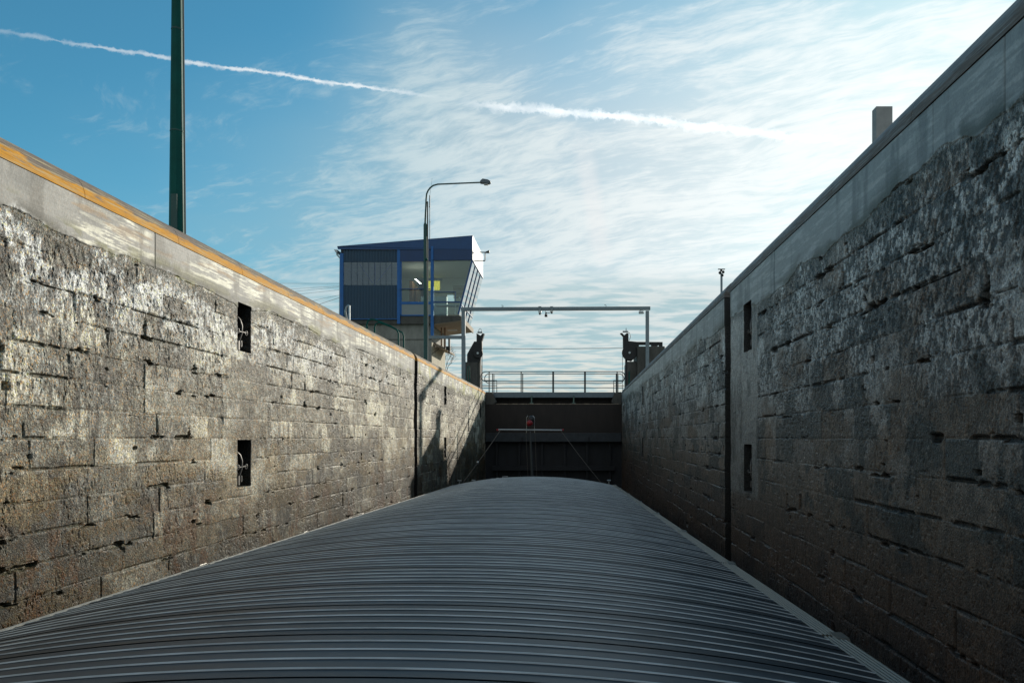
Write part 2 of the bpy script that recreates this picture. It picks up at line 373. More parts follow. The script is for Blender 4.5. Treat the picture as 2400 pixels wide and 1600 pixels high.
# ------------------------------------------------------------------ numpy noise
def vnoise(x, y, seed=0):
    xi = np.floor(x).astype(np.int64); yi = np.floor(y).astype(np.int64); xf = x-xi; yf = y-yi
    xf = xf*xf*(3-2*xf); yf = yf*yf*(3-2*yf)
    def h(a_, b_):
        n = (a_*374761393+b_*668265263+seed*1442695041) & 0x7fffffff
        n = ((n ^ (n >> 13))*1274126177) & 0x7fffffff
        n = (n ^ (n >> 16)) & 0xffff
        return n/65535.0
    return (h(xi, yi)*(1-xf)+h(xi+1, yi)*xf)*(1-yf)+(h(xi, yi+1)*(1-xf)+h(xi+1, yi+1)*xf)*yf
def fbm(x, y, o=4, seed=0, g=.5):
    s = 0; a_ = 1; t = 0
    for i in range(o):
        s = s+a_*vnoise(x*2**i+17.3*i, y*2**i-9.1*i, seed+i*31); t += a_; a_ *= g
    return s/t
def sst(x, a_, b_):
    t = np.clip((x-a_)/(b_-a_), 0, 1); return t*t*(3-2*t)
def lerp(a_, b_, t): return a_+(b_-a_)*t

CH = .46                                                       # course height
def wall_fields(Y, Z, seed, style, recs, slots, strips):
    rng = np.random.RandomState(seed)
    disp = np.zeros_like(Y); blk = np.zeros_like(Y); jd = np.full_like(Y, 9.0); jstr = np.zeros_like(Y)
    zw = Z+.02*(fbm(Y*.8, Z*.3, 2, seed+5)-.5)
    row = np.floor((zw+6)/CH).astype(int)
    fz = (zw+6)/CH-row
    for r in range(row.min(), row.max()+1):
        m = row == r
        L = rng.uniform(.6, 1.9, 120); edges = np.cumsum(L)-40+rng.uniform(0, 1)
        e = edges[edges < 80]; ids = np.searchsorted(e, Y[m]); ids = np.clip(ids, 1, len(e)-1)
        val = rng.rand(len(e)+1); js = rng.rand(len(e)+1)**3.2; hs = rng.rand(len(e)+1)**(1.25 if style == 'lit' else .85)
        dl = Y[m]-e[ids-1]; dr = e[ids]-Y[m]
        dv_ = np.minimum(dl, dr); sv = np.where(dl < dr, js[ids-1], js[ids])
        dh = fz[m]*CH; sh = hs[ids]                            # joint on the block's bed
        use = dh < dv_
        # upper neighbour side of the joint
        dh2 = (1-fz[m])*CH
        blk[m] = val[ids]
        jd[m] = np.minimum(np.minimum(dv_+.006, dh), dh2+.01); jstr[m] = np.where(use, sh, sv*.7)
    n1 = fbm(Y*1.1, Z*1.1, 4, seed+1); n2 = fbm(Y*5, Z*3.2, 4, seed+2, .6); n3 = fbm(Y*22, Z*12, 3, seed+3, .65)
    tool = fbm(Y*38+Z*9, Z*9, 2, seed+4)
    gate_ = sst(fbm(Y*.7, Z*1.6, 3, seed+7), .40, .62)
    wid = .010+.016*jstr+.014*n2
    joint = sst(-jd, -wid*1.7, -wid*.5)*(.0045+.050*jstr*gate_)*lerp(1.0, .55, sst(Y, 18, 34))*sst(n2, .30, .50)*(1.0 if style == 'dark' else lerp(1.0, .55, sst(-Z, -.6, 1.2)))
    # eroded pockets along the beds
    pock = sst(fbm(Y*1.9, Z*5.5, 4, seed+9, .6), *((.70, .77) if style == 'lit' else (.665, .73)))*sst(-jd, -.085, -.03)*.08
    zb = 3.14+.16*(fbm(Y*.55, Y*0, 3, seed+11)-.5)*2+.05*(fbm(Y*4, Y*0+3, 4, seed+12, .6)-.5)*2
    if style == 'dark': zb = zb+.02-.14*sst(-Y, -30, -12)+.35*sst(-Y, -14, -8)*fbm(Y*.9, Y*0+2, 2, seed+13)
    band = sst(Z, zb-.008, zb+.012)
    strip = np.zeros_like(Y)
    for (a_, b_) in strips:
        wv = .12*(fbm(Z*1.6, Z*0+a_, 3, seed+14)-.5)*2
        strip = np.maximum(strip, sst(Y, a_+wv-.02, a_+wv+.02)*sst(-Y, -b_+wv-.02, -b_+wv+.02)*sst(Z, -1.5, -1.3))
    rough = (1-band)
    pit = sst(n3, .40, .30)*.012*sst(n1, .3, .6)
    pz = fbm(Y*15+Z*2, Z*6.5, 3, seed+33, .6); pick = (sst(pz, .56, .66)*sst(fbm(Y*1.3, Z*1.3, 3, seed+34), .40, .55)*sst(Z, -.6, 1.8)) if style == 'lit' else (sst(fbm(Y*24+Z*5, Z*12, 3, seed+33, .6), .48, .55)*sst(fbm(Y*1.1, Z*1.5, 4, seed+34, .65)+.2*(blk-.5), .28, .46)*sst(Z, -1.0, 1.6))
    st = -.018-.010*pick+((blk-.5)*.022+(n1-.5)*.035)*(1 if style == 'lit' else .5)+(n2-.5)*.014+(n3-.5)*.007+(tool-.5)*.007*sst(Z, 1.0, 2.8)-pit*.7
    st = st*(.45+.55*sst(zb-Z, .02, .35))
    st_b = st-joint-pock
    st_s = -.012+(n1-.5)*.02+(n2-.5)*.016+(n3-.5)*.010
    disp = lerp(st_b, st_s, strip*(.75 if style == 'lit' else 1))
    bandd = .003*(fbm(Y*.6, Z*28, 3, seed+20)-.5)+(n3-.5)*.0015
    crack = sst(-np.abs(((Y+.35+.25*np.floor(Y/5.2)) % 1.30)-.65), -.011, -.003)
    bandd = bandd-.008*crack
    disp = lerp(disp, bandd, band)
    for (y0, y1, z0, z1) in recs:
        rg = .010*(n2-.5)*2
        ins = (Y > y0+rg) & (Y < y1+rg) & (Z > z0+rg) & (Z < z1+rg)
        disp = np.where(ins, -.48, disp)
        rim = (np.abs(Y-(y0+y1)/2) < (y1-y0)/2+.05) & (Z < z0) & (Z > z0-.05)
        disp = np.where(rim & ~ins, -.02+.02*n3, disp)
    for (y0, y1) in slots:
        rg = .012*(n2-.5)*2
        ins = (Y > y0+rg) & (Y < y1+rg)
        disp = np.where(ins, -.45, disp)
    return dict(disp=disp, blk=blk, jd=jd, joint=joint, cband=sst(Z+.26*(fbm(Y*5, Z*4, 5, seed+60, .66)-.5), zb-.07, zb+.06), n1=n1, n2=n2, n3=n3, band=band, strip=strip, zb=zb, pick=pick, pock=pock, crack=crack, gate=gate_)
def C(*c): return np.array(c)
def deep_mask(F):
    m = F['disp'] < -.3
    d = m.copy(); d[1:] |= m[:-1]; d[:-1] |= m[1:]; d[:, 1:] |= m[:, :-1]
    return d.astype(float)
def colour_lit(Y, Z, F, s=300):
    def cm(c, d, t): return c*(1-t[..., None])+d*t[..., None]
    n1, n2, n3 = F['n1'], F['n2'], F['n3']
    p = fbm(Y*.75, Z*.9, 5, s+1, .6); st = fbm(Y*5, Z*.55, 4, s+2, .6); q = fbm(Y*.45, Z*1.1, 4, s+3)
    c = np.ones(Y.shape+(3,))*C(.21, .19, .145)
    c = cm(c, C(.66, .61, .48), sst(p+.30*(F['blk']-.5), .42, .62))
    c = cm(c, C(.060, .055, .044), sst(st, .48, .66)*.8*sst(q, .35, .6))
    c = cm(c, C(.065, .055, .04), sst(fbm(Y*.6, Z*.8, 5, s+40, .66), .48, .60)*.62)
    c = cm(c, C(.38, .37, .33), sst(F['n2'], .52, .7)*.5)
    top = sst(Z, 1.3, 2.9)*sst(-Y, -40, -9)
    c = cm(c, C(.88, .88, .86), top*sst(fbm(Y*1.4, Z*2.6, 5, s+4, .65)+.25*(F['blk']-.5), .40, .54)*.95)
    c = cm(c, C(.05, .048, .042), top*sst(fbm(Y*16+Z*5, Z*7, 4, s+46, .65), .54, .62)*.85)
    c = cm(c, C(.055, .055, .05), sst(fbm(Y*7, Z*3.2, 4, s+5, .65), .56, .66)*sst(Z, .9, 2.3)*.9)
    c = cm(c, C(.04, .04, .035), F['pick']*.75)
    fib = sst(fbm(Y*24, Z*7, 3, s+50, .6), .44, .54)*(.30+.70*sst(fbm(Y*.55+3, Z*.7, 5, s+51, .66), .44, .54))*(1-.7*F['strip'])*lerp(1.0, .55, sst(Y, 14, 26))
    c = cm(c, C(.045, .040, .032), fib*.66)
    ru = sst(fbm(Y*.9, Z*1.9, 5, s+6, .70), .50, .59)*sst(-Z, -.7, .9)
    c = cm(c, C(.22, .15, .055), ru*.55)
    ru2 = sst(fbm(Y*2.6, Z*1.1, 4, s+7, .68), .54, .62)*sst(-Z, .9, 1.8)
    c = cm(c, C(.20, .085, .022), ru2*.6)
    c = c*(lerp(1.0, .24, sst(-Z, -1.0, 2.3)))[..., None]         # darker stone towards the foot of the wall
    c = cm(c, C(.04, .042, .028), sst(F['joint'], .003, .028)*.7)
    c = cm(c, C(.05, .05, .03), sst(F['pock'], .01, .05)*.7)
    # band of smooth concrete with board marks, moss along its lower edge
    b = np.ones_like(c)*C(.31, .30, .275)
    b = cm(b, C(.85, .81, .66), sst(fbm(Y*1.5, Z*22, 5, s+8, .72), .46, .58)*sst(fbm(Y*.6, Z*1.2, 3, s+9)+.18*sst(Y, 10.2, 12.5)-.10, .38, .54))
    b = cm(b, C(.15, .14, .12), sst(fbm(Y*3.4, Z*.5, 4, s+10, .6), .52, .68)*.75)
    b = cm(b, C(.16, .16, .15), sst(fbm(Y*.5, Z*.8, 4, s+41, .6), .50, .64)*.7)
    b = cm(b, C(.30, .17, .06), sst(fbm(Y*1.1, Z*6, 4, s+12, .6), .62, .74)*sst(Z, 3.3, 3.7)*.6)
    b = cm(b, C(.34, .33, .07), sst(fbm(Y*1.7, Z*.8, 3, s+13), .55, .68)*sst(Y, 30, 37)*.7)
    b = cm(b, C(.15, .145, .035), sst(-(Z-F['zb']), -.34, -.05)*sst(fbm(Y*1.3, Z*3, 5, s+11, .6), .46, .58)*.9)
    b = cm(b, C(.06, .058, .045), sst(-(Z-F['zb']), -.26, -.02)*sst(fbm(Y*1.1+7, Z*3, 5, s+48, .62), .48, .58)*.9)
    b = cm(b, C(.07, .07, .06), F['crack']*.8)
    below = sst(F['zb']-Z, .42, .05)*(1-F['band'])
    c = cm(c, C(.065, .062, .045), below*sst(fbm(Y*2.2, Z*3, 5, s+14, .68), .38, .50)*.95)
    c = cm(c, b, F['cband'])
    c = cm(c, C(.012, .012, .012), deep_mask(F)*.96)  # near-black painted into recesses and slots in place of their shade
    alpha = lerp(1.0, .12, F['band'])
    return np.clip(c, 0, 1), alpha
def colour_dark(Y, Z, F, s=600):
    def cm(c, d, t): return c*(1-t[..., None])+d*t[..., None]
    p = fbm(Y*.75, Z*.9, 5, s+1, .6); st = fbm(Y*6, Z*1.1, 4, s+2, .65); q = fbm(Y*.45, Z*1.1, 4, s+3)
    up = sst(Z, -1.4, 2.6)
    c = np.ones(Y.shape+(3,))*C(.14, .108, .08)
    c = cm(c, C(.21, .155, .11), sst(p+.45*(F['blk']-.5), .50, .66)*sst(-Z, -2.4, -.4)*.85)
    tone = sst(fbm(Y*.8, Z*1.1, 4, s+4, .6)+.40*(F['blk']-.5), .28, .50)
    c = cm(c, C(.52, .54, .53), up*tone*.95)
    c = cm(c, C(.70, .72, .70), up*sst(Z, .6, 2.6)*sst(fbm(Y*12, Z*9, 4, s+45, .65), .47, .58)*.4)
    c = cm(c, C(.62, .66, .63), sst(fbm(Y*3.2, Z*.8, 5, s+49, .66), .50, .60)*sst(Z, .7, 2.2)*sst(Y, 17, 20)*.4)
    c = cm(c, C(.040, .050, .048), sst(fbm(Y*1.3, Z*1.3, 5, s+15, .68)+.38*(F['blk']-.5), .54, .62)*.85)
    c = cm(c, C(.05, .055, .05), sst(fbm(Y*9, Z*2.6, 4, s+44, .65), .52, .62)*(.35+.1*up))
    c = cm(c, C(.022, .028, .028), F['pick']*.88)
    c = cm(c, C(.12, .06, .045), sst(-Z, .9, 2.6)*.45)
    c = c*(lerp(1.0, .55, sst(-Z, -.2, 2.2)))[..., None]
    c = cm(c, C(.014, .016, .015), sst(F['joint'], .003, .028)*.8)
    c = cm(c, C(.014, .016, .014), sst(F['pock'], .01, .05)*.8)
    stc = np.ones_like(c)*C(.34, .34, .32)
    stc = cm(stc, C(.07, .08, .078), sst(fbm(Y*3, Z*.9, 4, s+17, .6), .5, .66)*.8)
    stc = stc*(lerp(.5, 1.0, sst(Z, -1.6, 2.2)))[..., None]
    c = cm(c, stc, F['strip']*.85)
    b = np.ones_like(c)*C(.30, .32, .32)
    b = cm(b, C(.50, .52, .51), sst(fbm(Y*1.6, Z*14, 5, s+8, .68), .50, .64)*.7)
    b = cm(b, C(.15, .165, .165), sst(fbm(Y*3.2, Z*.6, 4, s+10, .6), .52, .7)*.7)
    b = cm(b, C(.055, .06, .038), sst(-(Z-F['zb']), -.32, 0)*sst(fbm(Y*1.3, Z*3, 4, s+11), .42, .58)*.9)
    b = cm(b, C(.05, .05, .05), F['crack']*.5)
    below = sst(F['zb']-Z, .34, 0)*(1-F['band'])
    c = cm(c, C(.035, .042, .035), below*sst(fbm(Y*5, Z*4, 4, s+14, .6), .38, .52)*.85)
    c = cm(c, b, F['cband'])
    c = cm(c, C(.008, .009, .009), deep_mask(F)*.97)  # shade inside the recesses and slot is put into the colour
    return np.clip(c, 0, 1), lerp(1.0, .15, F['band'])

def steps(fn, a_, b_):
    out = [a_]
    while out[-1] < b_: out.append(out[-1]+fn(out[-1]))
    return np.array(out)
XL, XR, YE = -7.87, 4.125, 60.0
def add_wall(label, X, side, seed, style, mt, recs, slots, strips):
    k = abs(X)*683
    ys = steps(lambda d: .30 if d < 4 else min(.055, max(.011, d*d/k*.80)), -26.0, YE)
    ys = ys[ys < YE]; ys = np.append(ys, YE)
    zs = np.concatenate([np.arange(-5.0, -3.05, .10), np.arange(-3.05, 3.86, .0135)])
    Y, Z = np.meshgrid(ys, zs, indexing='ij')
    F = wall_fields(Y, Z, seed, style, recs, slots, strips)
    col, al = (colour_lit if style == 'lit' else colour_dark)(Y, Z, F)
    Xs = X+side*F['disp']
    ny, nz = Y.shape
    co = np.stack([Xs, Y, Z], -1).reshape(-1, 3).astype(np.float32)
    i = np.arange(ny-1)[:, None]*nz+np.arange(nz-1)[None, :]
    q = np.stack([i, i+nz, i+nz+1, i+1], -1) if side < 0 else np.stack([i, i+1, i+nz+1, i+nz], -1)
    q = q.reshape(-1, 4).astype(np.int32)
    me = bpy.data.meshes.new('lock_wall'); me.vertices.add(len(co)); me.vertices.foreach_set('co', co.ravel())
    me.loops.add(q.size); me.loops.foreach_set('vertex_index', q.ravel())
    me.polygons.add(len(q)); me.polygons.foreach_set('loop_start', np.arange(0, q.size, 4, dtype=np.int32))
    me.polygons.foreach_set('loop_total', np.full(len(q), 4, dtype=np.int32)); me.update(calc_edges=True)
    me.polygons.foreach_set('use_smooth', np.zeros(len(q), dtype=bool))
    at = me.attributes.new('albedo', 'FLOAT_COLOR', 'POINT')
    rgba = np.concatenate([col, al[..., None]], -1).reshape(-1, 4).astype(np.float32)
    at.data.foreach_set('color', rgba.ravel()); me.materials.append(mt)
    o = bpy.data.objects.new('lock_wall', me); COL.objects.link(o)
    tag(o, label, 'wall', 'lock chamber walls')
    # steel kerb pieces
    ZT, r = (4.28, .44) if side > 0 else (4.36, .50)
    seg = 2.6; y = 10.96-2.6*14; proto = None
    cx = X-side*r+side*.012
    while y < YE:
        y0, y1 = y+.006, min(y+seg-.006, YE+.02)
        cuts = [(y0, y1)]
        for (a_, b_) in slots:
            nc = []
            for (p0, p1) in cuts:
                if b_ <= p0 or a_ >= p1: nc.append((p0, p1))
                else:
                    if a_-p0 > .05: nc.append((p0, a_))
                    if p1-b_ > .05: nc.append((b_, p1))
            cuts = nc
        for (p0, p1) in cuts:
            if p1 < -5: continue
            prof = [(cx+side*r*math.cos(R(t)), ZT-r+r*math.sin(R(t))) for t in np.linspace(0, 90, 9)]
            prof += [(cx-side*.25, ZT), (cx-side*.25, ZT-r-.0), ]
            mb = MB(); mb.prism(prof, p0, p1)
            mb.build('steel_kerb', M_['kerb_rust'] if style == 'lit' else M_['kerb_dull'], o, smooth=True)
        y += seg
    # plain mass of the wall behind its face, closed at the slots
    mb = MB()
    xa, xb = X-side*.60, X-side*1.30
    mb.box(min(xa, xb), max(xa, xb), -26, YE+.3, -5, 4.0)
    mb.build('wall_core', M_['quay'], o)
    mb = MB(); xe = sorted((X-side*.6, X+side*.0-side*.05)); mb.box(xe[0], xe[1], YE-.02, YE+2.2, -5, 3.84); mb.build('wall_end', M_['dark_conc'], o)
    for (a_, b_) in slots:
        mb = MB(); xs_ = sorted((X-side*.45, X-side*.62)); mb.box(xs_[0], xs_[1], a_-.03, b_+.03, 3.80, ZT-.03); mb.build('slot_back', M_['dark_steel'], o)
    return o
recL = [(15.98, 16.60, 2.05, 3.17), (15.98, 16.60, -1.17, -.06), (41.25, 41.90, 2.0, 3.10), (41.25, 41.90, -1.2, 0.0), (56.8, 57.4, 1.7, 2.9)]
recR = [(15.98, 16.65, 2.07, 3.22), (15.98, 16.65, -1.3, -.17), (41.25, 41.90, 2.0, 3.10), (41.25, 41.90, -1.2, 0.0)]
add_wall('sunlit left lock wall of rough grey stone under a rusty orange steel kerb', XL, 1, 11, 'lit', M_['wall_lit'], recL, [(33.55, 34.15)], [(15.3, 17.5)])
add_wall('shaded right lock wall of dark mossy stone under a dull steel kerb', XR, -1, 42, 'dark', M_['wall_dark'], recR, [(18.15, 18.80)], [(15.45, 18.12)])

# ------------------------------------------------------------------ setting
g = MB()
G = 2500
for (x0, x1, y0, y1) in ((-G, XL-.9, -G, G), (XR+.9, G, -G, G), (XL-.9, XR+.9, 66, G), (XL-.9, XR+.9, -G, -26)):
    g.add([(x0, y0, 3.90), (x1, y0, 3.90), (x1, y1, 3.90), (x0, y1, 3.90)], [(0, 1, 2, 3)])
tag(g.build('ground', M_['soil']), 'flat ground round the lock at the height of the wall tops', kind='structure')
g = MB(); g.box(XL-5.4, XL-.37, -26, 72, 3.70, 4.05); g.box(XR+.37, XR+6.2, -26, 72, 3.70, 4.05)
tag(g.build('pavement', M_['quay']), 'concrete paving along both sides of the lock', kind='structure')
mw, t, b = newmat('lock_water')
b.inputs['Base Color'].default_value = (.012, .02, .018, 1); b.inputs['Roughness'].default_value = .06
n = t.nodes.new('ShaderNodeTexNoise'); n.inputs['Scale'].default_value = 3; bp = t.nodes.new('ShaderNodeBump'); bp.inputs['Strength'].default_value = .2
t.links.new(n.outputs[0], bp.inputs['Height']); t.links.new(bp.outputs[0], b.inputs['Normal'])
g = MB(); g.add([(XL-.6, -26, -4.3), (XR+.6, -26, -4.3), (XR+.6, 61, -4.3), (XL-.6, 61, -4.3)], [(0, 1, 2, 3)])
tag(g.build('water', mw), 'dark water in the lock chamber', kind='structure')

# ------------------------------------------------------------------ mooring bars in the recesses
hkm = mat('hook_steel', (.16, .15, .14), .5, .3, .3, 20)
hk = empty('mooring_hook', (XL-.30, 16.3, 2.1), 'x', 'mooring hook', 'mooring hooks in the wall recesses')
m = rel(hk); ox, oy, oz = hk.location
m.box(ox-.06, ox+.0, oy-.03, oy+.03, oz+.02, oz+.30); m.tube([(ox, oy, oz+.25), (ox+.05, oy+.01, oz+.42), (ox+.06, oy, oz+.60), (ox+.03, oy-.03, oz+.74), (ox, oy-.09, oz+.80)], [.022, .025, .024, .019, .014], 8)
m.build('hook_bar', hkm, hk, True)
m = rel(hk); m.tube([(ox+.05, oy-.20, oz+.44), (ox+.06, oy+.20, oz+.46)], .018, 8); m.build('cross_pin', hkm, hk, True)
for s_ in (-1, 1):
    m = rel(hk); pts = [(ox+.07+.012*math.cos(t_), oy+s_*.20+.03*math.cos(t_), oz+.45+.055*math.sin(t_)) for t_ in np.linspace(0, 2*math.pi, 13)]
    m.tube(pts, .011, 6, False); m.build('shackle', hkm, hk, True)
m = rel(hk); pts = [(ox+.05, oy+.03*math.cos(t_), oz+.17+.07*math.sin(t_)) for t_ in np.linspace(0, 2*math.pi, 13)]
m.tube(pts, .012, 6, False); m.build('shackle', hkm, hk, True)
places = [(XL, 16.3, 2.07, 'upper near recess of the sunlit left wall'), (XL, 16.3, -1.15, 'lower near recess of the sunlit left wall'),
          (XL, 41.58, 2.02, 'upper far recess of the sunlit left wall'), (XL, 41.58, -1.18, 'lower far recess of the sunlit left wall'),
          (XR, 16.3, 2.09, 'upper near recess of the shaded right wall'), (XR, 16.3, -1.28, 'lower near recess of the shaded right wall'),
          (XR, 41.58, 2.02, 'upper far recess of the shaded right wall'), (XR, 41.58, -1.18, 'lower far recess of the shaded right wall')]
for i_, (X_, Y_, Z_, tx) in enumerate(places):
    o = hk if i_ == 0 else copy_tree(hk)
    o.location = (X_-.14, Y_, Z_) if X_ < 0 else (X_+.14, Y_, Z_)
    o.rotation_euler = (0, 0, 0 if X_ < 0 else math.pi)
    o['label'] = 'grey steel mooring hook in the '+tx

# ------------------------------------------------------------------ barge
# built along its own axis, which points slightly left of and below the lock's
bg_ = empty('cargo_barge', (0, 0, 0), 'long cargo barge with dark ribbed arched hatch covers filling the lock', 'barge')
BR = Matrix.Rotation(math.atan(.0169), 4, 'Z') @ Matrix.Rotation(-math.atan(.0181), 4, 'X')
BO = Vector((-1.86, 20, -4.3))
bg_.matrix_world = BR @ Matrix.Translation(BO)
CX, HW, ZE, ZR = -1.86, 4.94, -2.20, -1.665
def bmb(): return MB(BO)
def archz(x, lift=0): t_ = (x-CX)/HW; return ZE+(ZR-ZE)*(1-abs(t_)**2.15)+lift
# hatch sheet material
mh, t, b = newmat('hatch_sheet')
N = t.nodes.new; L = t.links.new
tcn = N('ShaderNodeTexCoord'); mp = N('ShaderNodeMapping'); L(tcn.outputs['Object'], mp.inputs[0]); mp.inputs['Scale'].default_value = (.5, 3, 3)
oi = N('ShaderNodeObjectInfo'); va = N('ShaderNodeVectorMath'); va.operation = 'ADD'; L(mp.outputs[0], va.inputs[0])
sc_ = N('ShaderNodeVectorMath'); sc_.operation = 'SCALE'; sc_.inputs[0].default_value = (37, 11, 5); L(oi.outputs['Random'], sc_.inputs[3]); L(sc_.outputs[0], va.inputs[1])
n1 = N('ShaderNodeTexNoise'); n1.inputs['Scale'].default_value = 1.6; n1.inputs['Detail'].default_value = 9; n1.inputs['Roughness'].default_value = .65; L(va.outputs[0], n1.inputs[0])
n2 = N('ShaderNodeTexNoise'); n2.inputs['Scale'].default_value = 60; n2.inputs['Detail'].default_value = 3; L(va.outputs[0], n2.inputs[0])
at = N('ShaderNodeAttribute'); at.attribute_name = 'rib_highlight'  # mask for the sky highlight painted along the ribs
cr = N('ShaderNodeValToRGB'); e = cr.color_ramp.elements; e[0].position = .35; e[0].color = (.028, .038, .048, 1); e[1].position = .66; e[1].color = (.060, .076, .092, 1); L(n1.outputs[0], cr.inputs[0])
rr = N('ShaderNodeMapRange'); L(oi.outputs['Random'], rr.inputs[0]); rr.inputs[3].default_value = .72; rr.inputs[4].default_value = 1.25
vm = N('ShaderNodeVectorMath'); vm.operation = 'SCALE'; L(cr.outputs[0], vm.inputs[0]); L(rr.outputs[0], vm.inputs[3])
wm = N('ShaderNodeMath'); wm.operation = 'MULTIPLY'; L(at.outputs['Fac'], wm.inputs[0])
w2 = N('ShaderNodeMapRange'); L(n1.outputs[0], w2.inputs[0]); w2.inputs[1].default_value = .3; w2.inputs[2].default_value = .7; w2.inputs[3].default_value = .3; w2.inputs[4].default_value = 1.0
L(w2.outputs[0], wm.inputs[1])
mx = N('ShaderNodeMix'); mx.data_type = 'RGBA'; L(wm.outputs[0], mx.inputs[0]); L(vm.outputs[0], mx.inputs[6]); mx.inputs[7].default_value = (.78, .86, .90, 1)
n4 = N('ShaderNodeTexNoise'); n4.inputs['Scale'].default_value = 3.4; n4.inputs['Detail'].default_value = 10; n4.inputs['Roughness'].default_value = .75; L(va.outputs[0], n4.inputs[0])
d4 = N('ShaderNodeMapRange'); d4.inputs[1].default_value = .58; d4.inputs[2].default_value = .72; d4.inputs[4].default_value = .45; L(n4.outputs[0], d4.inputs[0])
dm = N('ShaderNodeMix'); dm.data_type = 'RGBA'; L(d4.outputs[0], dm.inputs[0]); L(mx.outputs[2], dm.inputs[6]); dm.inputs[7].default_value = (.20, .21, .20, 1)
L(dm.outputs[2], b.inputs['Base Color']); b.inputs['Metallic'].default_value = .15; b.inputs['Specular IOR Level'].default_value = .35
ro = N('ShaderNodeMapRange'); L(n1.outputs[0], ro.inputs[0]); ro.inputs[3].default_value = .38; ro.inputs[4].default_value = .60; L(ro.outputs[0], b.inputs['Roughness'])
bp = N('ShaderNodeBump'); bp.inputs['Strength'].default_value = .12; bp.inputs['Distance'].default_value = .004; L(n2.outputs[0], bp.inputs['Height']); L(bp.outputs[0], b.inputs['Normal'])
# one sheet: four ribs, lap joint at its near end
PL = 1.175
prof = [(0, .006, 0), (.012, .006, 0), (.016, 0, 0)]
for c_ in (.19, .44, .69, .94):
    prof += [(c_-.020, 0, 0), (c_-.016, .0055, 0), (c_-.015, .006, .9), (c_-.009, .0135, .9), (c_+.006, .0145, .7), (c_+.007, .0143, 0), (c_+.020, 0, 0)]  # near flank and crest take the painted highlight
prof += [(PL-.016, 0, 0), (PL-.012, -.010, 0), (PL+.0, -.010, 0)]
def hatch_mesh(y0):
    xs = [CX+HW*(-1+2*i/56) for i in range(57)]
    vs_ = []; rib_highlight = []
    for (s, hgt, hl) in prof:
        for x in xs:
            vs_.append(tuple(Vector((x, y0+s, archz(x, hgt)))-BO)); rib_highlight.append(hl)
    n_ = len(xs); fs = [(i*n_+k, i*n_+k+1, (i+1)*n_+k+1, (i+1)*n_+k) for i in range(len(prof)-1) for k in range(n_-1)]
    me = bpy.data.meshes.new('hatch_panel'); me.from_pydata(vs_, [], fs)
    a_ = me.attributes.new('rib_highlight', 'FLOAT', 'POINT'); a_.data.foreach_set('value', rib_highlight)
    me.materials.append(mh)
    for p in me.polygons: p.use_smooth = True
    me.set_sharp_from_angle(angle=R(22))
    return me
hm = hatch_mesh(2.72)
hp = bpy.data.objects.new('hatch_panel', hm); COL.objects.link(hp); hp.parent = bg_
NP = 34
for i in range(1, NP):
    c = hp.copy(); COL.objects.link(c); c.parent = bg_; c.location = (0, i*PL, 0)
YH = 2.72+NP*PL
# front end of the hatch, closed
m = bmb(); pts = [(CX+HW*(-1+2*i/40), archz(CX+HW*(-1+2*i/40), -.01)) for i in range(41)]
m.prism(pts+[(CX+HW, -3.2), (CX-HW, -3.2)], YH-.05, YH-.01); m.build('hatch_end_plate', M_['deck'], bg_)
# coaming sides, flange pieces
for s_ in (-1, 1):
    m = bmb(); x_ = CX+s_*(HW+.02); m.box(min(x_, x_+s_*.04), max(x_, x_+s_*.04), 2.7, YH, -3.1, ZE-.03); m.build('coaming', M_['deck'], bg_)
ma = mat('coaming_alloy', (.20, .195, .175), .42, .5, .18, 9, .2, 60)
y = 8.04-5.2
while y < YH-1:
    y1 = min(y+5.2, YH)
    for s_ in (-1, 1):
        m = bmb(); xa = CX+s_*(HW-.02)
        wd = .23 if s_ > 0 else .10
        nrib = 5 if s_ > 0 else 2
        pr = []
        for k in range(nrib*4+1):
            q_ = k/(nrib*4); h_ = (.012 if (k % 4) in (1, 2) else 0)
            pr.append((xa+s_*wd*q_, ZE+.012+h_-.01*q_))
        pr += [(xa+s_*wd, ZE-.07), (xa, ZE-.07)]
        m.prism(pr, y+.03, y1-.04)
        m.build('coaming_rail', ma, bg_)
        m = bmb(); xo = xa+s_*wd
        m.prismx([(y1-.22, ZE-.04), (y1-.14, ZE+.026), (y1+.10, ZE+.028), (y1+.18, ZE-.04)], min(xa+s_*.10, xo+s_*.03), max(xa+s_*.10, xo+s_*.03))
        m.build('rail_joint_cover', ma, bg_, bevel=.008)
    y += 5.2
# hull and side decks
m = bmb(); hwH = 5.20
out = []
for (yy, hw_) in ((-14, hwH), (44, hwH), (46.5, hwH-.2), (49, 4.1), (51, 2.6), (52.4, .8), (52.7, 0)):
    out.append((yy, hw_))
poly = [(CX+h_, y_) for y_, h_ in out]+[(CX-h_, y_) for y_, h_ in reversed(out[:-1])]
n_ = len(poly)
m.add([(x_, y_, -5.2) for x_, y_ in poly]+[(x_, y_, -3.05) for x_, y_ in poly], [tuple(range(n_-1, -1, -1)), tuple(range(n_, 2*n_))]+[(i, (i+1) % n_, n_+(i+1) % n_, n_+i) for i in range(n_)])
m.build('hull', M_['deck'], bg_)
m = bmb(); m.box(CX-4.4, CX+4.4, -14, 2.6, -3.05, -2.4); m.build('aft_deckhouse', M_['deck'], bg_)
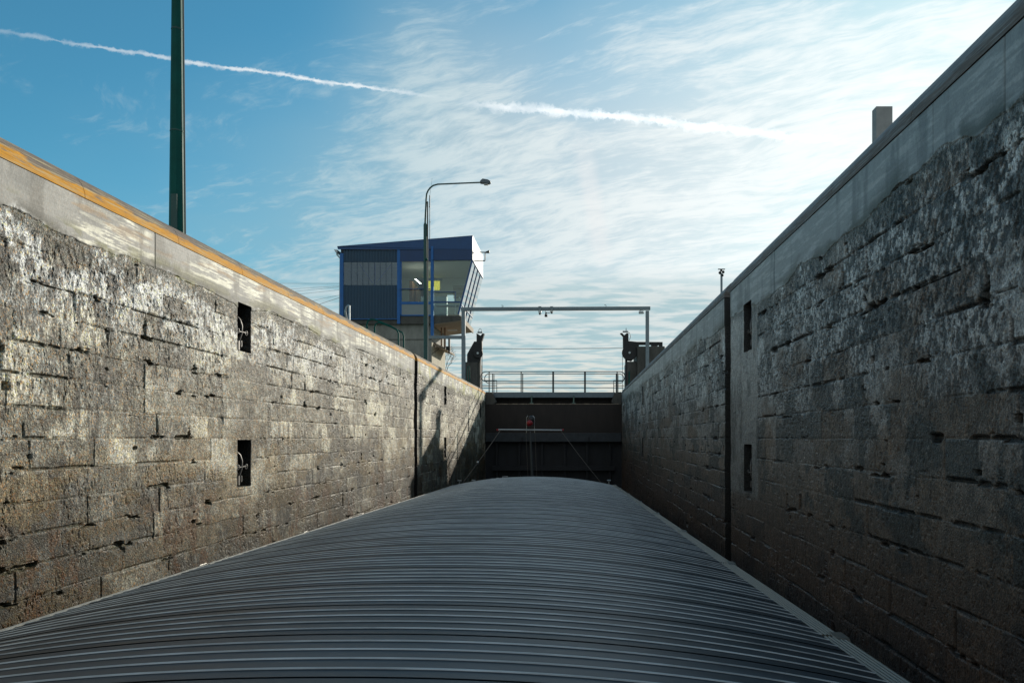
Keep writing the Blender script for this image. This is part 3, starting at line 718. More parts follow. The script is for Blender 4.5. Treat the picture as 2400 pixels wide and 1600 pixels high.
# signal mast on the foredeck
MX, MY = -2.30, 47.6
m = bmb(); m.tube([(MX+.20, MY, -3.05), (MX+.10, MY, -1.0), (MX, MY, 1.30)], [.12, .10, .06], 8); m.build('mast', M_['deck'], bg_, True)
m = bmb(); m.tube([(MX-2.2, MY, 1.42), (MX+2.25, MY, 1.38)], .052, 8); ya = m.build('mast_yard', M_['rail_white'], bg_, True)
for s_ in (-2.28, 2.28):
    m = bmb(); m.tube([(MX+s_-.06, MY, 1.40), (MX+s_+.06, MY, 1.40)], .07, 8); m.build('red_tip', M_['red'], ya, True)
m = bmb(); m.ball((MX-.03, MY-.15, 1.86), .22, 14, 10); m.build('red_signal_ball', M_['red'], bg_, True)
m = bmb(); m.ball((MX+.06, MY+.1, 2.12), .24, 14, 10, 1.15); m.build('black_signal_ball', M_['rubber'], bg_, True)
for s_ in (-.25, .30):
    m = bmb(); m.tube([(MX+s_, MY, 1.20), (MX+s_, MY, 2.25), (MX+s_*.6, MY, 2.40)], .022, 6); m.build('guard_bar', M_['galv'], bg_)
for (x0, x1, z1, th_) in ((MX-2.1, MX-4.25, -2.1, .028), (MX+2.15, MX+4.75, -2.1, .017), (MX-.30, MX-.10, -3.0, .014), (MX+.33, MX+.5, -3.0, .014)):
    m = bmb(); p0 = Vector((x0, MY, 1.33)); p1 = Vector((x1, MY-2.6 if abs(x1-x0) > 1 else MY, z1))
    m.tube([p0.lerp(p1, k/8)-Vector((0, 0, .06*math.sin(math.pi*k/8))) for k in range(9)], th_, 6); m.build('stay_rope', M_['stay'], bg_)
m = bmb(); m.ball((MX-3.45, MY-1.6, -.84), .10, 8, 6); m.build('rope_block', M_['galv'], bg_)
m = bmb(); m.box(-4.75, -3.9, 46.6, 47.3, -3.05, -2.2); m.tube([(-4.95, 46.9, -2.15), (-3.75, 46.9, -2.15)], .20, 12); m.tube([(-4.3, 46.6, -2.2), (-4.1, 46.4, -1.82), (-3.75, 46.4, -1.80)], .03, 6); m.tube([(-4.6, 46.5, -2.1), (-4.5, 46.4, -1.9), (-4.25, 46.4, -1.93)], .03, 6)
m.build('windlass', M_['galv'], bg_, True)
for (x_, y_) in ((-6.75, 44.6), (-5.9, 45.1), (3.0, 44.8)):
    m = bmb(); m.tube([(x_, y_, -3.05), (x_, y_, -2.02)], .05, 8); m.tube([(x_-.12, y_, -2.0), (x_+.12, y_, -2.0)], .05, 8); m.build('deck_post', M_['galv'], bg_, True)

# ------------------------------------------------------------------ lock gate
YG = 60.4
gt = empty('lock_gate', (-1.87, YG+.6, -4.3), 'dark steel lock gate closing the far end of the chamber', 'lock gate')
m = rel(gt); m.box(XL-.05, XR+.05, YG, YG+.5, .38, 2.94); m.build('upper_panel', M_['gate'], gt)
m = rel(gt); random.seed(4); xx = XL+.9
pts = []
while xx < XR-.15:
    pts.append((xx, 2.99+random.uniform(-.018, .02))); xx += random.uniform(.1, .35)
m.prism(pts+[(XR-.15, 2.94), (XL+.9, 2.94)], YG-.012, YG+.45); m.build('worn_sill', M_['gate_worn'], gt)
m = rel(gt); m.box(XL+.02, XR-.02, YG-.45, YG-.003, -.38, .40)
m.build('ledge', mat('ledge_steel', (.034, .041, .050), .5, .2, .3, 2), gt, bevel=.03)
m = rel(gt); m.box(XL-.05, XR+.05, YG+.35, YG+.6, -5, .36); m.build('lower_panel', M_['gate_low'], gt)
for x_ in (-6.9, -4.9, -2.9, -.9, 1.1, 3.1):
    m = rel(gt); m.box(x_-.09, x_+.09, YG-.02, YG+.34, -5, -.385); m.build('gate_rib', M_['gate_low'], gt)
m = rel(gt); m.box(XL+.6, XR-.6, YG-.25, YG+.34, -2.9, -2.5); m.build('gate_rib', M_['gate_low'], gt)
for x_ in (-4.6, 1.25):
    m = rel(gt); m.box(x_-.10, x_+.10, YG-.50, YG-.453, -.30, .05); m.build('bolt_plate', M_['gate_low'], gt)
m = rel(gt); m.box(XL-.05, XR+.05, YG+1.6, YG+1.75, 2.5, 3.75); m.build('rear_leaf', M_['gate'], gt)
for (xa, s_) in ((XL, 1), (XR, -1)):
    m = rel(gt); P = [(xa, 2.945), (xa+s_*.86, 2.945)]+[(xa+s_*(.86-.22+.22*math.cos(R(t_))), 3.22-.22*math.sin(R(t_))) for t_ in (70, 40, 10)] + [(xa+s_*.60, 3.96), (xa+s_*.30, 4.02), (xa, 4.04)]
    m.prism(P, YG+.02, YG+1.4); m.build('end_block', M_['dark_conc'], gt)

wk = empty('gate_walkway', (-1.9, 62.0, 3.6), 'grey steel walkway with railings crossing above the lock gate', 'walkway')
m = rel(wk); m.box(-7.55, 3.62, 61.0, 61.12, 3.58, 4.05); m.build('edge_beam', M_['walk'], wk)
m = rel(wk); m.box(-8.4, 4.6, 61.125, 63.5, 3.95, 4.03); m.build('walkway_deck', M_['walk'], wk)
for px_ in (1245.6, 1344.5):
    x_ = (px_-1347)/26.3; m = rel(wk); m.box(x_-.055, x_+.055, 60.93, 61.0, 3.12, 3.75); m.box(x_-.16, x_+.16, 60.90, 61.0, 3.04, 3.12)
    m.build('bracket', mat('bracket_green', (.09, .15, .13), .5, 0, .2, 5), wk)
def railing(D, xs, xe0, xe1, zs, rad, big=()):
    o = empty('railing', (-1.9, D, 4.03), 'x', 'railing', 'walkway railings'); o.location = (-1.9, D, 4.03)
    c_ = .42
    loopL = [(xe0+c_, D, zs[0])]+[(xe0+c_-c_*math.sin(R(t_)), D, zs[0]-c_+c_*math.cos(R(t_))) for t_ in (20, 45, 70, 90)]+[(xe0+c_-c_*math.cos(R(t_)), D, zs[1]+c_-c_*math.sin(R(t_))) for t_ in (0, 20, 45, 70, 90)]
    loopR = [(xe1-(p[0]-xe0), D, p[2]) for p in loopL]
    m = rel(o); m.tube(loopL+[(xe1-c_, D, zs[1])], rad, 6); m.build('rail_loop', M_['rail'], o, True)
    m = rel(o); m.tube(list(reversed(loopL))[:0]+[(xe0+c_, D, zs[0]), (xe1-c_, D, zs[0])], rad, 6); m.build('handrail', M_['rail'], o, True)
    m = rel(o); m.tube([(xe1-c_, D, zs[0])]+loopR[1:]+[(xe1-c_, D, zs[1])], rad, 6); m.build('rail_loop', M_['rail'], o, True)
    for z_ in zs[2:]:
        m = rel(o); m.tube([(xe0+.1, D, z_), (xe1-.1, D, z_)], rad*.8, 6); m.build('low_rail', M_['rail'], o, True)
    for x_ in xs:
        m = rel(o); w_ = .085 if x_ in big else .045
        m.box(x_-w_, x_+w_, D-.03, D+.03, 4.03, zs[0]); m.build('post', M_['rail'], o)
    return o
o = railing(61.2, (-7.67, -4.80, -1.93, .92, 3.80), -8.4, 4.5, (5.90, 5.04, 4.46), .040, (-1.93, .92)); o['label'] = 'near railing of the gate walkway with wide rounded end loops'
o = railing(63.3, (-7.60, -4.82, 3.85), -8.35, 4.55, (5.91, 5.02), .036); o['label'] = 'far railing of the gate walkway seen behind the near one'
for (xa, xb, lab) in ((-7.35, -7.10, 'left'), (3.55, 3.95, 'right')):
    o = empty('side_railing', ((xa+xb)/2, 62.2, 4.03), 'short side rail with squared corner at the '+lab+' end of the walkway', 'railing', 'walkway side rails')
    for z_ in (5.2, 4.72):
        m = rel(o); m.tube([(-8.4 if lab == 'left' else 4.5, 62.2, z_), ((xb if lab == 'left' else xa), 62.2, z_), ((xb if lab == 'left' else xa), 62.2, 4.03)], .035, 6); m.build('side_rail', M_['rail'], o)
    m = rel(o); m.tube([(xa if lab == 'left' else xb, 62.2, 4.03), (xa if lab == 'left' else xb, 62.2, 5.75)], .035, 6); m.build('post', M_['rail'], o)

# ------------------------------------------------------------------ gate towers with sheaves (px in the close view of the gate -> metres)
KT = 26.2
def tx(c): return (1040+c/4.523-1347)/KT
def tz(c): return (1025-680-c/4.523)/KT
T0 = 61.0
def tower(label, blocks, plate, wheel, cap, arm, cablex, cabletop):
    xs_ = [tx(b_[0]) for b_ in blocks]+[tx(b_[1]) for b_ in blocks]
    o = empty('gate_tower', (sum(xs_)/len(xs_), T0+1.5, 3.9), label, 'gate tower', 'towers beside the lock gate')
    for (a_, b_, t_, y0, y1) in blocks:
        m = rel(o); m.box(tx(a_), tx(b_), y0, y1, 3.9, tz(t_)); m.build('tower_block', M_['dark_conc'], o, bevel=.03)
    m = rel(o); m.prism([(tx(a_), tz(b_)) for a_, b_ in plate], T0-.10, T0+.35); m.build('sheave_bracket', M_['dark_steel'], o)
    cx_, cz_, r_ = tx(wheel[0]), tz(wheel[1]), wheel[2]/4.523/KT
    m = rel(o); pr = [(cx_+r_*math.cos(2*math.pi*k/28), cz_+r_*math.sin(2*math.pi*k/28)) for k in range(28)]
    m.prism(pr, T0-.30, T0-.11); wl = m.build('sheave_wheel', M_['dark_steel'], o, bevel=.03)
    m = rel(o); pr = [(cx_+.10*math.cos(2*math.pi*k/12), cz_+.10*math.sin(2*math.pi*k/12)) for k in range(12)]
    m.prism(pr, T0-.40, T0-.301); m.build('axle', M_['galv'], wl)
    m = rel(o)
    for (a_, b_, c_, d_) in cap: m.box(tx(a_), tx(b_), T0, T0+.30, tz(d_), tz(c_))
    m.build('lamp_plate', M_['grey_paint'], o)
    m = rel(o); m.tube([(tx(a_), T0+.15, tz(b_)) for a_, b_ in arm], .022, 6); m.build('cable_loop', M_['rubber'], o)
    m = rel(o); m.tube([(tx(cablex), T0-.2, tz(cabletop)), (tx(cablex), T0-.2, 3.3)], .022, 6); m.build('hoist_rope', M_['rope'], o)
    return o
tower('dark left gate tower with sheave beside the grey portal post', [(228, 362, 762, T0-.1, T0+3.0), (362.5, 386, 700, T0+.0, T0+1.0)],
      [(250, 765), (250, 680), (325, 545), (350, 545), (350, 458), (372, 470), (393, 484), (412, 460), (432, 462), (408, 540), (410, 640), (388, 765)], (368, 672, 52),
      [(358, 410, 440, 452)], [(368, 440), (372, 415), (384, 402), (396, 415), (400, 440)], 413, 680)
tower('dark right gate tower with large sheave and long top arm', [(1942, 2046, 757, T0-.1, T0+3.2), (2046.5, 2330, 607, T0-.8, T0+3.6)],
      [(1924, 1000), (1924, 700), (1900, 600), (1899, 490), (1870, 458), (1890, 455), (1912, 480), (1938, 456), (1957, 458), (1958, 540), (2046, 549), (2318, 551), (2318, 604), (2295, 604), (2280, 580), (2262, 592), (2245, 590), (2200, 590), (2200, 578), (2068, 578), (2068, 604), (2050, 606), (2042, 700), (1990, 750), (1945, 742), (1945, 1000)], (1966, 667, 80),
      [(1898, 1955, 432, 444)], [(1955, 445), (1972, 452), (1981, 480), (1976, 510), (1965, 530)], 1893, 690)
o = empty('beacon', (tx(1934), T0+.15, tz(430)), 'small pointed lamp on the plate of the right gate tower', 'lamp')
m = rel(o); m.tube([(tx(1934), T0+.15, tz(432)), (tx(1934), T0+.15, tz(410)), (tx(1934), T0+.15, tz(396))], [.035, .03, .008], 8); m.build('lamp_body', M_['dark_steel'], o)
# handrails of the ladders in front of the towers
def hoop(name, label, pts, r, mt, cat='handrail', group=None):
    m = MB(pts[0]); m.tube(pts, r, 8); o = m.build(name, mt, None, True); return tag(o, label, cat, group)
hoop('ladder_handrail', 'teal hooped ladder handrail in front of the left gate tower', [(tx(316), 58.9, 3.9), (tx(316), 58.9, 5.6), (tx(312), 58.9, tz(836)), (tx(304), 58.9, tz(828)), (tx(296), 58.9, tz(836)), (tx(292), 58.9, tz(865)), (tx(293), 58.9, 3.9)], .035, M_['green'])
hoop('ladder_handrail', 'thin teal ladder handrail in front of the right gate tower', [(tx(1978)-.15, 60.2, 3.9), (tx(1978)-.15, 60.2, 5.7), (tx(1978)-.15, 60.6, 5.9), (tx(1978)-.15, 60.85, 5.7), (tx(1978)-.15, 60.85, 3.9)], .035, M_['green'])
# rope crossing high above the gate
hoop('hoist_cable', 'long thin brown cable crossing high above the gate from tower to tower', [(-12.2, T0+.2, tz(612)+.05), (tx(50), T0+.2, tz(615)), (tx(1000), T0+.2, tz(617)-.02), (tx(1905), T0+.2, tz(611))], .022, M_['rope'], 'cable')
hoop('hoist_cable', 'short upper brown cable from the building to the left gate tower', [(-12.2, T0+.1, tz(603)), (tx(290), T0+.1, tz(603))], .018, M_['rope'], 'cable')

# ------------------------------------------------------------------ portal frame over the lock
YP = 59.7; KP = 1600/YP
def pxx(c): return (1040+c/4.523-1347)/KP
def pzz(c): return (1025-680-c/4.523)/KP
pf = empty('portal_frame', (-1.5, YP, 4.05), 'grey square tube portal frame spanning the lock and carrying cameras', 'portal frame')
for (a_, b_) in ((190, 229), (2140, 2176)):
    m = rel(pf); m.box(pxx(a_), pxx(b_), YP-.14, YP+.14, 4.05, pzz(219)); po = m.build('post', M_['grey_paint'], pf, bevel=.015)
    m = rel(pf); m.box(pxx(a_)-.15, pxx(b_)+.15, YP-.28, YP+.28, 4.05, 4.09); m.build('base_plate', M_['grey_paint'], po)
m = rel(pf); xa, xb = pxx(184), pxx(2189); z0, z1 = pzz(219), pzz(182)
m.add([(xa, YP-.15, z0), (xb, YP-.15, z0+.08), (xb, YP+.15, z0+.08), (xa, YP+.15, z0), (xa, YP-.15, z1-.02), (xb, YP-.15, z1+.06), (xb, YP+.15, z1+.06), (xa, YP+.15, z1-.02)],
      [(0,3,2,1),(4,5,6,7),(0,1,5,4),(1,2,6,5),(2,3,7,6),(3,0,4,7)])
m.build('top_beam', M_['grey_paint'], pf, bevel=.015)
m = rel(pf); m.box(pxx(0)-1.3, pxx(190)-.003, YP-.12, YP+.12, pzz(515), pzz(482)); m.build('side_beam', M_['grey_paint'], pf, bevel=.015)
for (c_, z_) in ((622, 160), (1714, 153)):
    m = rel(pf); x_ = pxx(c_); zt = pzz(z_); zb_ = pzz(184)+.03
    m.tube([(x_-.09, YP, zb_), (x_+.05, YP, zb_+.02), (x_+.06, YP, zt-.06), (x_+.0, YP, zt), (x_-.09, YP, zt-.02)], .022, 6)
    m.build('cable_hook', M_['dark_steel'], pf)
def camera_dome(c_, zc_, lab):
    x_, z_ = pxx(c_), pzz(zc_); o = empty('dome_camera', (x_, YP, z_), lab, 'camera', 'cameras under the portal beam')
    m = rel(o); m.tube([(x_, YP-.05, pzz(214)+.04), (x_, YP-.05, z_+.06)], [.11, .15], 12); m.ball((x_, YP-.05, z_), .13, 12, 8); m.build('housing', M_['white'], o, True)
    m = rel(o); m.ball((x_, YP-.05, z_-.12), .10, 12, 8); m.build('dome', M_['rubber'], o, True)
    m = rel(o); m.box(x_-.13, x_+.13, YP-.20, YP-.155, pzz(214)-.0, pzz(180)+.04); m.build('mount_plate', M_['grey_paint'], o)
camera_dome(1020, 236, 'left white dome camera under the middle of the portal beam')
camera_dome(1145, 224, 'right dome camera beside a bracket under the portal beam')
o = empty('hanging_camera', (pxx(1084), YP, pzz(262)), 'small dark camera hanging lowest on a bent bracket of the portal beam', 'camera', 'cameras under the portal beam')
m = rel(o); m.tube([(pxx(1135), YP-.05, pzz(235)), (pxx(1105), YP-.05, pzz(243)), (pxx(1084), YP-.05, pzz(240))], .03, 6); m.tube([(pxx(1078), YP-.05, pzz(218)), (pxx(1078), YP-.05, pzz(245))], .02, 6); m.build('bracket', M_['galv'], o)
m = rel(o); m.box(pxx(1070), pxx(1100), YP-.18, YP+.1, pzz(282), pzz(262)); m.box(pxx(1076), pxx(1092), YP-.10, YP+.02, pzz(262), pzz(234)); m.build('housing', M_['dark_steel'], o, bevel=.01)
o = empty('floodlight', (pxx(2090), YP, pzz(235)), 'small flat floodlight under the right end of the portal beam', 'floodlight')
m = rel(o); m.box(pxx(2066), pxx(2120), YP-.25, YP+.05, pzz(250), pzz(224)); m.build('lamp_housing', M_['galv'], o, bevel=.03)
m = rel(o); m.tube([(pxx(2072), YP, pzz(224)), (pxx(2085), YP, pzz(212)), (pxx(2110), YP, pzz(212))], .02, 6); m.build('bracket', M_['dark_steel'], o)

# ------------------------------------------------------------------ control building
Y0, Y1 = 60.5, 67.2; KB = 1600/Y0
def bx(c): return (760+c/4.126-1347)/KB
def bz(c): return (1025-520-c/4.126)/KB
def XS(v_): return v_*Y0/54.9
cb = empty('control_building', (-14.0, 58, 3.9), 'blue control building with slanted glass cabin on a concrete base beside the lock', 'building')
def B(): return rel(cb)
XA, XB = bx(152), bx(1435)                       # cabin from gutter side to lock side
ZTL, ZTR = bz(246), bz(142)
def rz(x_): return ZTL+(ZTR-ZTL)*(x_-bx(130))/(XB-bx(130))
zf = bz(268)                                     # under the fascia
# base
m = B(); m.box(bx(240)-1.6, XS(-11.60), Y0+.35, Y1, 3.9, bz(985)); bs_ = m.build('concrete_base', M_['concrete'], cb)
m = B(); m.box(XS(-11.598), XS(-11.56), Y0+.36, Y1-.01, 3.9, bz(1150)); m.build('side_render', M_['beige_conc'], bs_)
m = B(); m.box(bx(240)-1.6, XS(-11.55), Y0+.30, Y0+.349, bz(1133), bz(1128)); m.build('shadow_joint', M_['dark_conc'], bs_)
m = B(); m.prism([(XS(-11.55), bz(1175)), (XS(-10.6), bz(1215)), (XS(-10.6), bz(1200)), (XS(-11.55), bz(1145))], Y0+1.2, Y1-.6); m.build('canopy', M_['soffit'], bs_)
# floor slab with tapering overhang
m = B(); m.box(bx(185), XS(-11.55), Y0+.12, Y1, bz(985), bz(938)); m.box(bx(736), XS(-11.55), Y0+.04, Y0+.119, bz(985), bz(909)); m.build('floor_slab', M_['dark_conc'], cb)
m = B(); m.prism([(XS(-11.545), bz(905)), (XS(-11.545), bz(985)-.02), (bx(1320), bz(950)), (bx(1320), bz(905))], Y0+.05, Y1+.05); sl = m.build('overhang_slab', M_['dark_conc'], cb)
m = B(); m.add([(XS(-11.5), Y0+.10, bz(992)), (bx(1322), Y0+.10, bz(957)), (bx(1322), Y1, bz(957)), (XS(-11.5), Y1, bz(992)), (XS(-11.5), Y0+.10, bz(992)+.06), (bx(1322), Y0+.10, bz(957)+.06), (bx(1322), Y1, bz(957)+.06), (XS(-11.5), Y1, bz(992)+.06)], [(0,3,2,1),(4,5,6,7),(0,1,5,4),(1,2,6,5),(2,3,7,6),(3,0,4,7)])
m.build('soffit', M_['soffit'], sl)
m = B(); m.box(bx(1322), bx(1322)+.10, Y0+.02, Y1+.1, bz(962), bz(915)); m.build('slab_edge', M_['soffit'], sl)
m = B(); m.box(XS(-10.7), XS(-9.9), Y0+2.7, Y0+2.85, bz(1004), bz(996)); m.build('soffit_lamp', M_['white'], sl)
# steel columns
for (a_, b_, zb_) in ((152, 186, 945), (706, 734, 985), (1030, 1058, 1100)):
    m = B(); m.box(bx(a_), bx(b_), Y0-.06, Y0+.18, bz(zb_), min(rz(bx(a_)), rz(bx(b_)))-.55); m.build('column', M_['blue'], cb)
# corrugated cladding below and above the strip window
def clad(z0, z1):
    m = B(); x = bx(186); pts = []
    p_ = (bx(706)-bx(186))/18
    for k in range(18):
        xx = x+k*p_; d = .05
        pts += [(xx, Y0), (xx+p_*.42, Y0), (xx+p_*.5, Y0+d), (xx+p_*.92, Y0+d)]
    pts.append((bx(706), Y0))
    vs_ = [(px_, py_, z0) for px_, py_ in pts]+[(px_, py_, z1) for px_, py_ in pts]+[(pts[0][0], Y0+.12, z0), (pts[-1][0], Y0+.12, z0), (pts[0][0], Y0+.12, z1), (pts[-1][0], Y0+.12, z1)]
    n_ = len(pts); fs = [(i, i+1, n_+i+1, n_+i) for i in range(n_-1)]+[(2*n_, 2*n_+1, 2*n_+3, 2*n_+2)]
    fs += [tuple(range(n_))+(2*n_+1, 2*n_), tuple(range(n_, 2*n_))+(2*n_+3, 2*n_+2)]
    m.add(vs_, fs); return m.build('cladding', M_['clad'], cb)
clad(bz(935), bz(612)); clad(bz(388), zf)
m = B(); m.box(bx(186), bx(706), Y0-.02, Y0+.05, bz(942), bz(936)); m.build('base_trim', M_['blue'], cb)
# strip window with diagonal braces behind it
wn = B(); wn.box(bx(186), bx(706), Y0+.02, Y0+.035, bz(610), bz(390)); sw = wn.build('strip_window', M_['glass_dark'], cb)
for c_ in (260, 318, 373, 430, 486, 541, 597, 652):
    m = B(); m.box(bx(c_)-.018, bx(c_)+.018, Y0+.0, Y0+.06, bz(609), bz(391)); m.build('mullion', M_['clad'], sw)
m = B(); m.tube([(bx(330), Y0+.4, bz(400)), (bx(455), Y0+.4, bz(580))], .06, 4); m.tube([(bx(635), Y0+.4, bz(400)), (bx(490), Y0+.4, bz(580))], .06, 4); m.box(bx(468), bx(486), Y0+.35, Y0+.45, bz(608), bz(392))
m.build('diagonal_brace', M_['blue'], cb)
m = B(); random.seed(2)
zz = bz(600)
while zz < bz(395):
    m.box(bx(192), bx(700), Y0+.62, Y0+.66, zz, zz+.05); zz += .13
m.build('window_blind', M_['cabinet'], cb)
# fascia, follows the roof slope
m = B(); m.prism([(XA-.15, zf), (XB, zf+.0), (XB, rz(XB)), (bx(130), rz(bx(130))), (bx(130), zf+.25)], Y0-.12, Y0-.065); m.build('fascia', M_['fascia'], cb)
m = B(); m.box(bx(735), bx(1029), Y0-.05, Y0+.05, bz(383), zf); m.build('fascia_panel', M_['fascia2'], cb)
m = B(); m.prism([(bx(1059), zf), (XB, zf), (XB, bz(370)), (bx(1059), bz(374))], Y0-.10, Y0+.05); m.build('fascia_panel', M_['fascia2'], cb)
m = B(); m.box(bx(1037), bx(1058), Y0-.155, Y0-.125, bz(370), rz(bx(1037))-.6); m.build('fascia_strip', M_['blue'], cb)
# roof and white lock-side fascia
m = B(); m.add([(bx(130), Y0-.12, rz(bx(130))+.01), (XB+.03, Y0-.12, rz(XB)+.01), (XB+.03, Y1+.2, rz(XB)+.01), (bx(130), Y1+.2, rz(bx(130))+.01),
                (bx(130), Y0-.12, rz(bx(130))+.07), (XB+.03, Y0-.12, rz(XB)+.07), (XB+.03, Y1+.2, rz(XB)+.07), (bx(130), Y1+.2, rz(bx(130))+.07)], [(0,3,2,1),(4,5,6,7),(0,1,5,4),(1,2,6,5),(2,3,7,6),(3,0,4,7)])
m.build('roof', M_['fascia'], cb)
m = B(); m.box(XB-.08, XB, Y0-.06, Y1+.1, bz(370), rz(XB)-.01); ws = m.build('white_side_fascia', M_['white'], cb)
m = B(); m.box(XB+.001, XB+.02, Y0-.05, Y1+.1, bz(288)-.02, bz(284)); m.build('panel_seam', M_['dark_steel'], ws)
# gutter
m = B(); m.prism([(bx(96), bz(268)), (bx(130), bz(272)), (bx(130), bz(300)), (bx(112), bz(296))], Y0-.1, Y1); gu = m.build('gutter', M_['galv'], cb)
m = B(); m.tube([(bx(118), Y0+.1, bz(292)), (bx(120), Y0+.1, bz(315)), (bx(152), Y0+.1, bz(352)), (bx(152)-.06, Y0+.1, bz(940))], .07, 8); m.build('downpipe', M_['galv'], gu, True)
# windows of the control room
def slx(z_): return bx(1435)+(bx(1300)-bx(1435))*(bz(370)-z_)/(bz(370)-bz(893))   # slanted lock side
def frame(pts, w_, name='window_frame'):
    m = B(); n_ = len(pts); cxx = sum(p[0] for p in pts)/n_; czz = sum(p[1] for p in pts)/n_
    for i in range(n_):
        p, q = Vector((pts[i][0], Y0, pts[i][1])), Vector((pts[(i+1) % n_][0], Y0, pts[(i+1) % n_][1]))
        m.tube([p, q], w_, 4)
    return m.build(name, M_['blue'], cb)
m = B(); m.box(bx(735), bx(1029), Y0+.02, Y0+.03, bz(772), bz(386)); p1 = m.build('window_pane', M_['glass'], cb)
m = B(); m.box(bx(736), bx(748), Y0-.03, Y0+.08, bz(905), bz(384)); m.build('window_frame', M_['blue'], p1)
m = B(); m.box(bx(748), bx(1029), Y0-.03, Y0+.08, bz(796), bz(772)); m.build('window_frame', M_['blue'], p1)
m = B(); m.box(bx(736), bx(1029), Y0-.18, Y0-.14, bz(656), bz(648)); m.build('window_rail', M_['fascia'], p1)
m = B(); m.box(bx(748), bx(1029), Y0+.0, Y0+.06, bz(897), bz(797)); m.build('white_panel', mat('pale_panel', (.26, .30, .31), .5, 0, .05, 2), cb)
m = B(); m.box(bx(736), bx(1029), Y0-.03, Y0+.08, bz(908), bz(898)); m.build('base_trim', M_['blue'], cb)
zt_, zm_, zb2 = bz(374), bz(775), bz(893)
m = B(); m.prism([(bx(1059), zt_), (slx(zt_), zt_), (slx(zb2), zb2), (bx(1059), zb2)], Y0+.02, Y0+.03); p2 = m.build('window_pane', M_['glass'], cb)
m = B(); m.box(bx(1059), slx(zm_), Y0-.02, Y0+.07, zm_-.06, zm_+.06); m.build('window_frame', M_['fascia'], p2)
m = B(); m.tube([(slx(zt_)-.03, Y0, zt_), (slx(zb2)-.03, Y0, zb2)], .10, 4); m.build('window_frame', M_['fascia'], p2)
m = B(); m.box(bx(1059), bx(1275), Y0-.22, Y0-.18, bz(686), bz(679)); m.box(bx(1268), bx(1275), Y0-.22, Y0-.18, bz(775), bz(686)); m.build('window_rail', M_['fascia'], p2)
# slanted lock-side glazing
m = B(); m.add([(slx(zt_), Y0, zt_), (slx(zt_), Y1, zt_), (slx(zb2), Y1, zb2), (slx(zb2), Y0, zb2)], [(0, 1, 2, 3)]); gs = m.build('slanted_glazing', M_['glass_side'], cb)
for k in (1, 2, 3):
    y_ = Y0+(Y1-Y0)*k/4; m = B(); m.tube([(slx(zt_)+.02, y_, zt_), (slx(zb2)+.02, y_, zb2)], .05, 4); m.build('mullion', M_['fascia'], gs)
m = B(); m.tube([(slx(bz(800))+.02, Y0, bz(800)), (slx(bz(800))+.02, Y1, bz(800))], .05, 4); m.build('mullion', M_['fascia'], gs)
m = B(); m.tube([(slx(zt_)+.02, Y0, zt_), (slx(zt_)+.02, Y1, zt_)], .06, 4); m.build('mullion', M_['fascia'], gs)
# room: ceiling, back wall with openings, side wall
m = B(); m.prism([(XA+.1, bz(378)), (slx(bz(378))-.1, bz(378)), (slx(bz(360))-.1, bz(360)), (XA+.1, bz(360))], Y0+.1, Y1-.05); m.build('ceiling', M_['room'], cb)
m = B()
zc_, zfz = bz(378), bz(905)
cols = [(bx(186), bx(745), zfz, zc_)]
m.box(XA+.1, bx(820), Y1-.15, Y1-.06, zfz, zc_)
# openings: yellow windows and a clear one
def band_(x0, x1, opens):
    z_ = zfz
    for (a_, b_) in opens: m.box(x0, x1, Y1-.15, Y1-.06, z_, a_); z_ = b_
    m.box(x0, x1, Y1-.15, Y1-.06, z_, zc_)
def by(c): return ((760+c/4.126-1347)/(1600/(Y1-.1)))
def bzz(c): return (1025-520-c/4.126)/(1600/(Y1-.1))
band_(bx(820), by(920), [])
band_(by(920), by(1120), [(bzz(660), bzz(570))])
band_(by(1120), by(1190), [])
band_(by(1190), by(1258), [(bzz(768), bzz(706))])
band_(by(1258), slx(zb2)-.25, [])
m.build('back_wall', M_['room'], cb)
m = B(); m.box(by(920), by(1120), Y1-.10, Y1-.09, bzz(660), bzz(570)); m.build('yellow_blind', M_['yellow_blind'], cb)
m = B(); m.box(XA+.02, XA+.1, Y0+.15, Y1, bz(985), rz(XA)-.05); m.build('end_wall', M_['clad'], cb)
m = B(); m.box(by(895), by(1145), Y1-.22, Y1-.16, bzz(570), bzz(540)); m.box(by(895), by(920), Y1-.22, Y1-.16, bzz(740), bzz(570)); m.build('window_surround', M_['cabinet'], cb)
m = B(); zz = bz(670)
while zz < bz(545): m.box(bx(1190), bx(1310), Y0+3.0, Y0+3.03, zz, zz+.05); zz += .12
m.build('window_blind', M_['wood'], cb)
m = B(); m.box(bx(870), bx(1130), Y0+2.6, Y0+3.2, bz(905), bz(662)); m.build('cabinet', M_['cabinet'], cb)
m = B(); m.box(bx(770), bx(800), Y0+2.0, Y0+4.0, bz(770), bz(520)); m.box(bx(820), bx(835), Y0+2.5, Y0+4.0, bz(800), bz(570)); m.build('door_frame', M_['wood'], cb)
m = B(); m.tube([(bx(842), Y0+1.5, bz(515)), (bx(868), Y0+2.6, bz(533))], .035, 6); 
ml, t, b = newmat('lit_tube'); b.inputs['Emission Color'].default_value = (1, .95, .85, 1); b.inputs['Emission Strength'].default_value = 25
m.build('tube_lamp', ml, cb)
m = B(); m.box(bx(1060), bx(1290), Y0+.9, Y0+1.6, bz(790), bz(778)); m.build('desk', M_['cabinet'], cb)
m = B(); m.tube([(bx(1255), Y0+.5, bz(885)), (bx(1260), Y0+.5, bz(795)), (bx(1300), Y0+.5, bz(790)), (bx(1285), Y0+.5, bz(885)), (bx(1255), Y0+.5, bz(885))], .03, 6); m.tube([(bx(1285), Y0+.9, bz(705)), (bx(1310), Y0+.9, bz(745)), (bx(1290), Y0+.9, bz(770))], .05, 6); m.build('chair_frame', M_['white'], cb)
